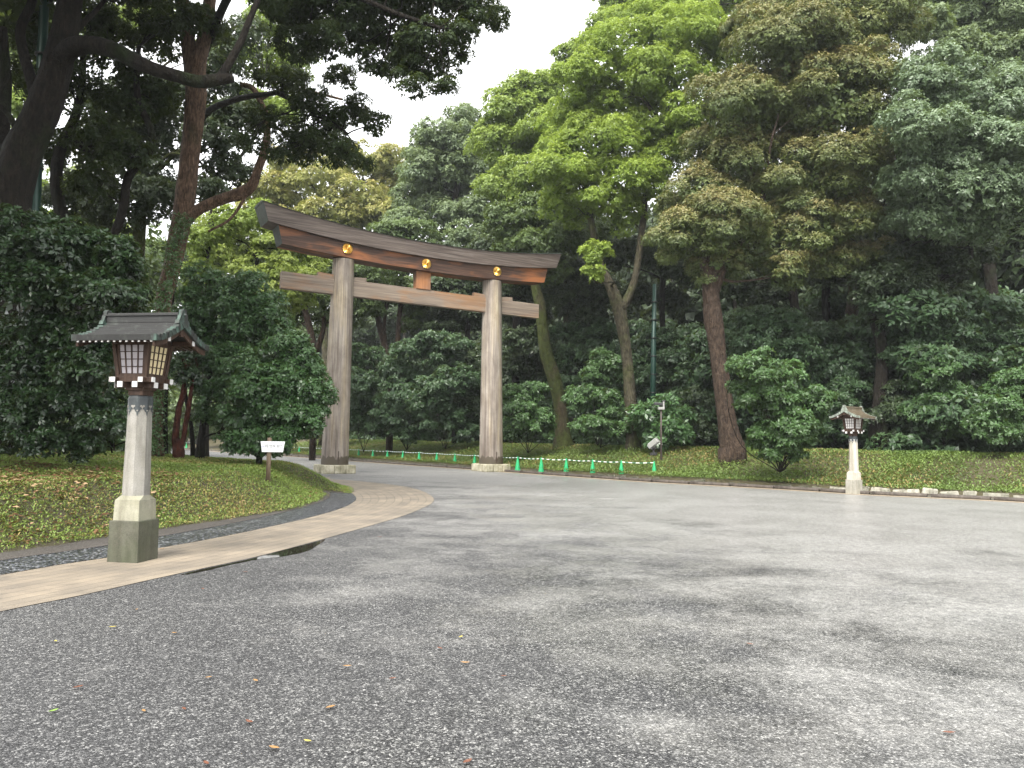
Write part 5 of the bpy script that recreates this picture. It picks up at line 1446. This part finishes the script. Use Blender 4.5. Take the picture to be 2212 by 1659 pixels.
for i in range(0, len(S2), 7):
    x, y = S2[i] + KN[i] * rng.uniform(22, 36)
    if y < 2: continue
    h = rng.uniform(14, 22); l = rng.uniform(-1.5, 1.5)
    V, Q = tube_np(np.array([(x, y, 1.0), (x + l * .4, y, h * .5), (x + l, y, h)]), [rng.uniform(.16, .38), .22, .12], 8, .1, seed=i); A.add(V, Q)
o = A.build("far_trunks", B_dark); tag(o, "many thin dark trunks deep in the right woodland", "tree trunks", kind="stuff")

# ------------------------------------------------------------------ ground cover
def ground_leaves(name, pts, nrm, L, cols, seed, label, cat, asp=.5, lift=.5):
    rng = np.random.default_rng(seed); n = len(pts)
    th = rng.uniform(0, 6.283, n); el = rng.uniform(.05, 1.1, n) * lift * 2
    d = np.stack([np.cos(th) * np.cos(el), np.sin(th) * np.cos(el), np.sin(el)], 1)
    upv = unit(np.stack([rng.normal(size=n) * .35, rng.normal(size=n) * .35, np.ones(n)], 1))
    side = unit(np.cross(d, upv)); nr = np.cross(side, d)
    ll = L * rng.uniform(.6, 1.3, n); ww = ll * asp
    p2 = pts + d * ll[:, None]; mid = pts + d * (ll * .5)[:, None]
    V = np.stack([pts, mid + side * (ww * .5)[:, None] + nr * (ww * .1)[:, None], p2 - nr * (ll * .15)[:, None], mid - side * (ww * .5)[:, None] + nr * (ww * .1)[:, None]], 1).reshape(-1, 3)
    patch = np.clip(.5 + .6 * fbm(pts[:, 0], pts[:, 1], seed + 3, 1.1), 0, 1)
    o = np_mesh(name, V, np.arange(n * 4).reshape(-1, 4), cols, None, attrs={"rnd": rng.random(n), "clump": patch, "tip": (rng.random(n) < .5 * np.clip(.2 + .9 * fbm(pts[:, 0], pts[:, 1], seed + 5, .7), 0, 1)) * 1.0})
    STAT[0] += n
    return tag(o, label, cat, kind="stuff")
rng = np.random.default_rng(7)
def mound_pts(n, ymin, ymax, dens_far=1.0):
    y = ymin + (ymax - ymin) * rng.random(n) ** 1.6; x = rng.uniform(-24, -4.5, n)
    ok = inside(x, y, MOUND_POLY); x, y = x[ok], y[ok]
    ok = (np.abs(x) < (y + .5) * .70 + .3); x, y = x[ok], y[ok]
    d = dist_poly(x, y, MOUND_S); 
    ok = (d > .02 + .18 * rng.random(len(x)) + .10 * fbm(x, y, 21, 2.5)); x, y, d = x[ok], y[ok], d[ok]
    return x, y, mound_z(x, y)
x, y, z = mound_pts(900000, 9, 31)
tuf = .5 + .5 * fbm(x, y, 31, 3.2, 3)
M_gc = leaf_mat("mound_weeds", (.12, .19, .042), (.31, .41, .10), (.42, .33, .13), transl=.25, rough=.5)
litter = (x < -6.4 - .25 * (y - 12)) & (y < 17.5)
keep = rng.random(len(x)) < np.where(litter, .38 + .3 * tuf, .85)
P = np.stack([x, y, z + rng.random(len(x)) * (.015 + .075 * tuf)], 1)[keep]
ground_leaves("ground_cover", P, None, .052, M_gc, 8, "short weedy ground cover of small green leaves over the left mound", "ground cover", asp=.38, lift=.55)
# dead leaves lying among it
n = 60000
x, y, z = mound_pts(n, 8.8, 26)
w = np.where((x < -5.6 - .3 * (y - 11)) & (y < 18), .95, .10) * np.where(fbm(x, y, 44, .9) > -.25, 1, .35)
k = rng.random(len(x)) < w
P = np.stack([x, y, z + .03 + .05 * rng.random(len(x))], 1)[k]
M_dead = leaf_mat("dead_leaves", (.08, .036, .015), (.26, .14, .065), (.42, .28, .16), transl=.1, rough=.6)
ground_leaves("leaf_litter", P, None, .10, M_dead, 9, "scattered brown dead leaves over the near end of the mound", "leaf litter", asp=.5, lift=.16)
# far bank
n = 1100000
ii = rng.integers(0, len(KERB_S), n); dd = .47 + 10.5 * rng.random(n)
x = KERB_S[ii, 0] + KN[ii, 0] * dd + rng.uniform(-.35, .35, n); y = KERB_S[ii, 1] + KN[ii, 1] * dd + rng.uniform(-.35, .35, n) * (1 + .5 * dd)
ok = (y > 8) & (y < 80) & (np.abs(x) < y * .72 + 1); x, y, dd = x[ok], y[ok], dd[ok]
keep = rng.random(len(x)) < np.clip(45.0 / y, .25, 1); x, y, dd = x[keep], y[keep], dd[keep]
z = bank_h(dd, x, y) + np.where(dd < .75, .09, 0)
k2 = (dd > .72) | (x < 11.5); x, y, z, dd = x[k2], y[k2], z[k2], dd[k2]
M_bg = leaf_mat("bank_weeds", (.065, .12, .028), (.20, .28, .07), (.28, .21, .08), transl=.2, rough=.55)
P = np.stack([x, y, z + rng.random(len(x)) * .07], 1)
ground_leaves("bank_grass", P, None, .12, M_bg, 10, "short weeds and grass with brown patches on the far bank", "grass", asp=.35, lift=.5)

# fallen leaves lying singly on the road
leaf_px = [(120, 1389, 'y', "small yellow leaf on the road, highest of the leaves at the far left"), (243, 1358, 'y', "thin yellow leaf on the road below the near lantern"),
    (295, 1320, 'o', "tan leaf on the road closest below the near lantern's base"), (376, 1371, 'o', "tan leaf on the road right of the thin yellow one"),
    (168, 1489, 'b', "dark brown curled leaf near the left edge, above the green leaf"), (310, 1541, 'o', "orange-tan leaf right of the green leaf at the lower left"),
    (115, 1541, 'g', "the only green leaf lying on the road, lower left"), (450, 1468, 'o', "orange leaf left of centre, upper one of a staggered pair"),
    (397, 1536, 'b', "small brown leaf between two orange leaves at the lower left"), (552, 1475, 'o', "orange leaf beside the staggered pair, to its right"),
    (538, 1565, 'b', "reddish brown leaf above the large orange one near the bottom"), (592, 1621, 'o', "large orange leaf near the bottom edge, left of the yellow one"),
    (714, 1532, 'o', "orange-brown leaf lying alone below the centre, left of middle"), (664, 1607, 'y', "bright yellow leaf near the bottom edge"),
    (750, 1443, 'o', "tan leaf on the road below the end of the puddle"), (848, 1470, 'b', "dark brown leaf right of the tan one, below the centre"),
    (995, 1380, 'y', "pale yellow leaf nearest the middle of the road"), (1005, 1436, 'o', "tan leaf just below the pale yellow middle one"),
    (950, 1404, 'b', "brown leaf just left of the pale yellow middle one"), (820, 1162, 'b', "dark leaf on the road right of the puddle's far end"),
    (438, 1276, 'b', "dark leaf on the paving edge right of the near lantern"), (530, 1238, 'b', "brown leaf on the road just below the puddle"),
    (350, 1188, 'o', "dry leaf leaning at the foot of the near lantern"), (1010, 1651, 'b', "brown leaf at the bottom edge, right of the middle"),
    (445, 1655, 'b', "red-brown leaf at the bottom edge, left part"), (1088, 1465, 'b', "tiny dark leaf right of the centre line, halfway down the road"),
    (1620, 1395, 'b', "tiny brown leaf on the pale wet patch at the right"), (2050, 1588, 'b', "dark leaf in the bottom right corner")]
LM = {'y': (plain_mat("yellow_leaf", (.36, .30, .07), .5, var=.25, scale=40), "small yellow leaf lying on the wet road"),
      'o': (plain_mat("orange_leaf", (.28, .16, .06), .5, var=.25, scale=40), "small orange-tan leaf lying on the wet road"),
      'b': (plain_mat("brown_leaf", (.14, .055, .03), .5, var=.25, scale=40), "small dark brown leaf lying on the wet road"),
      'g': (plain_mat("green_leaf", (.18, .30, .05), .5, var=.25, scale=40), "single green leaf lying on the road at the lower left")}
rl = random.Random(3)
for u, v, k, lab_ in leaf_px:
    x, y = G(u, v); L_ = rl.uniform(.05, .085)
    bm = bmesh.new()
    prof_ = [(0, 0), (.25, .16), (.5, .20), (.75, .14), (1, 0)]
    curl = rl.uniform(.05, .22)
    mid_ = [bm.verts.new(((a - .5) * L_, 0, .012 + curl * L_ * (a - .5) ** 2 * 2)) for a, w in prof_]
    for s in (-1, 1):
        side_ = [mid_[0]] + [bm.verts.new(((a - .5) * L_, s * w * L_, .014 + curl * L_ * ((a - .5) ** 2 * 2 + w * .9))) for a, w in prof_[1:-1]] + [mid_[-1]]
        for i in range(4):
            f = [mid_[i], mid_[i + 1], side_[i + 1], side_[i]]
            f = [q for j, q in enumerate(f) if q not in f[:j]]
            bm.faces.new(f)
    o = bm_obj("fallen_leaf", bm, LM[k][0]); o.location = (x, y, .004 if (u, v) not in ((438, 1276),) else .01); o.rotation_euler = (0, 0, rl.uniform(0, 6.28))
    tag(o, lab_, "fallen leaf", "leaves fallen singly on the road")
# puddle along the paving edge
top_px = [(390, 1241), (440, 1229.5), (500, 1217), (555, 1204.5), (620, 1187), (680, 1171.5), (700, 1166)]
bot_px = [(700, 1169), (686, 1178), (668, 1189), (640, 1197), (600, 1204), (555, 1209), (520, 1216), (490, 1222), (455, 1231), (430, 1236), (400, 1242)]
pp = [G(*p) for p in top_px] + [G(*p) for p in bot_px]
pp = [tuple(p) for p in smooth_path(np.array(pp + pp[:1]), 6)[:-1]]
m, ns, ls, b = new_mat("still_rain_water")
b.inputs["Base Color"].default_value = (.022, .020, .015, 1); b.inputs["Roughness"].default_value = .03; b.inputs["IOR"].default_value = 1.33
b.inputs["Specular IOR Level"].default_value = .6
o = sheet("puddle", pp, .0045, m)
o["label"] = "long thin puddle on the road against the beige paving"
m = bpy.data.materials.new("damp_air"); m.use_nodes = True
ns, ls = m.node_tree.nodes, m.node_tree.links
ns.clear()
pv = ns.new("ShaderNodeVolumePrincipled"); pv.inputs["Color"].default_value = (.86, .90, .92, 1); pv.inputs["Density"].default_value = .0004; pv.inputs["Anisotropy"].default_value = .2
mo = ns.new("ShaderNodeOutputMaterial"); ls.new(pv.outputs[0], mo.inputs["Volume"])
bm = bmesh.new(); box(bm, 0, 60, 18, 420, 480, 40); o = bm_obj("haze", bm, m); o["kind"] = "stuff"
print("LEAF FACES", STAT[0])
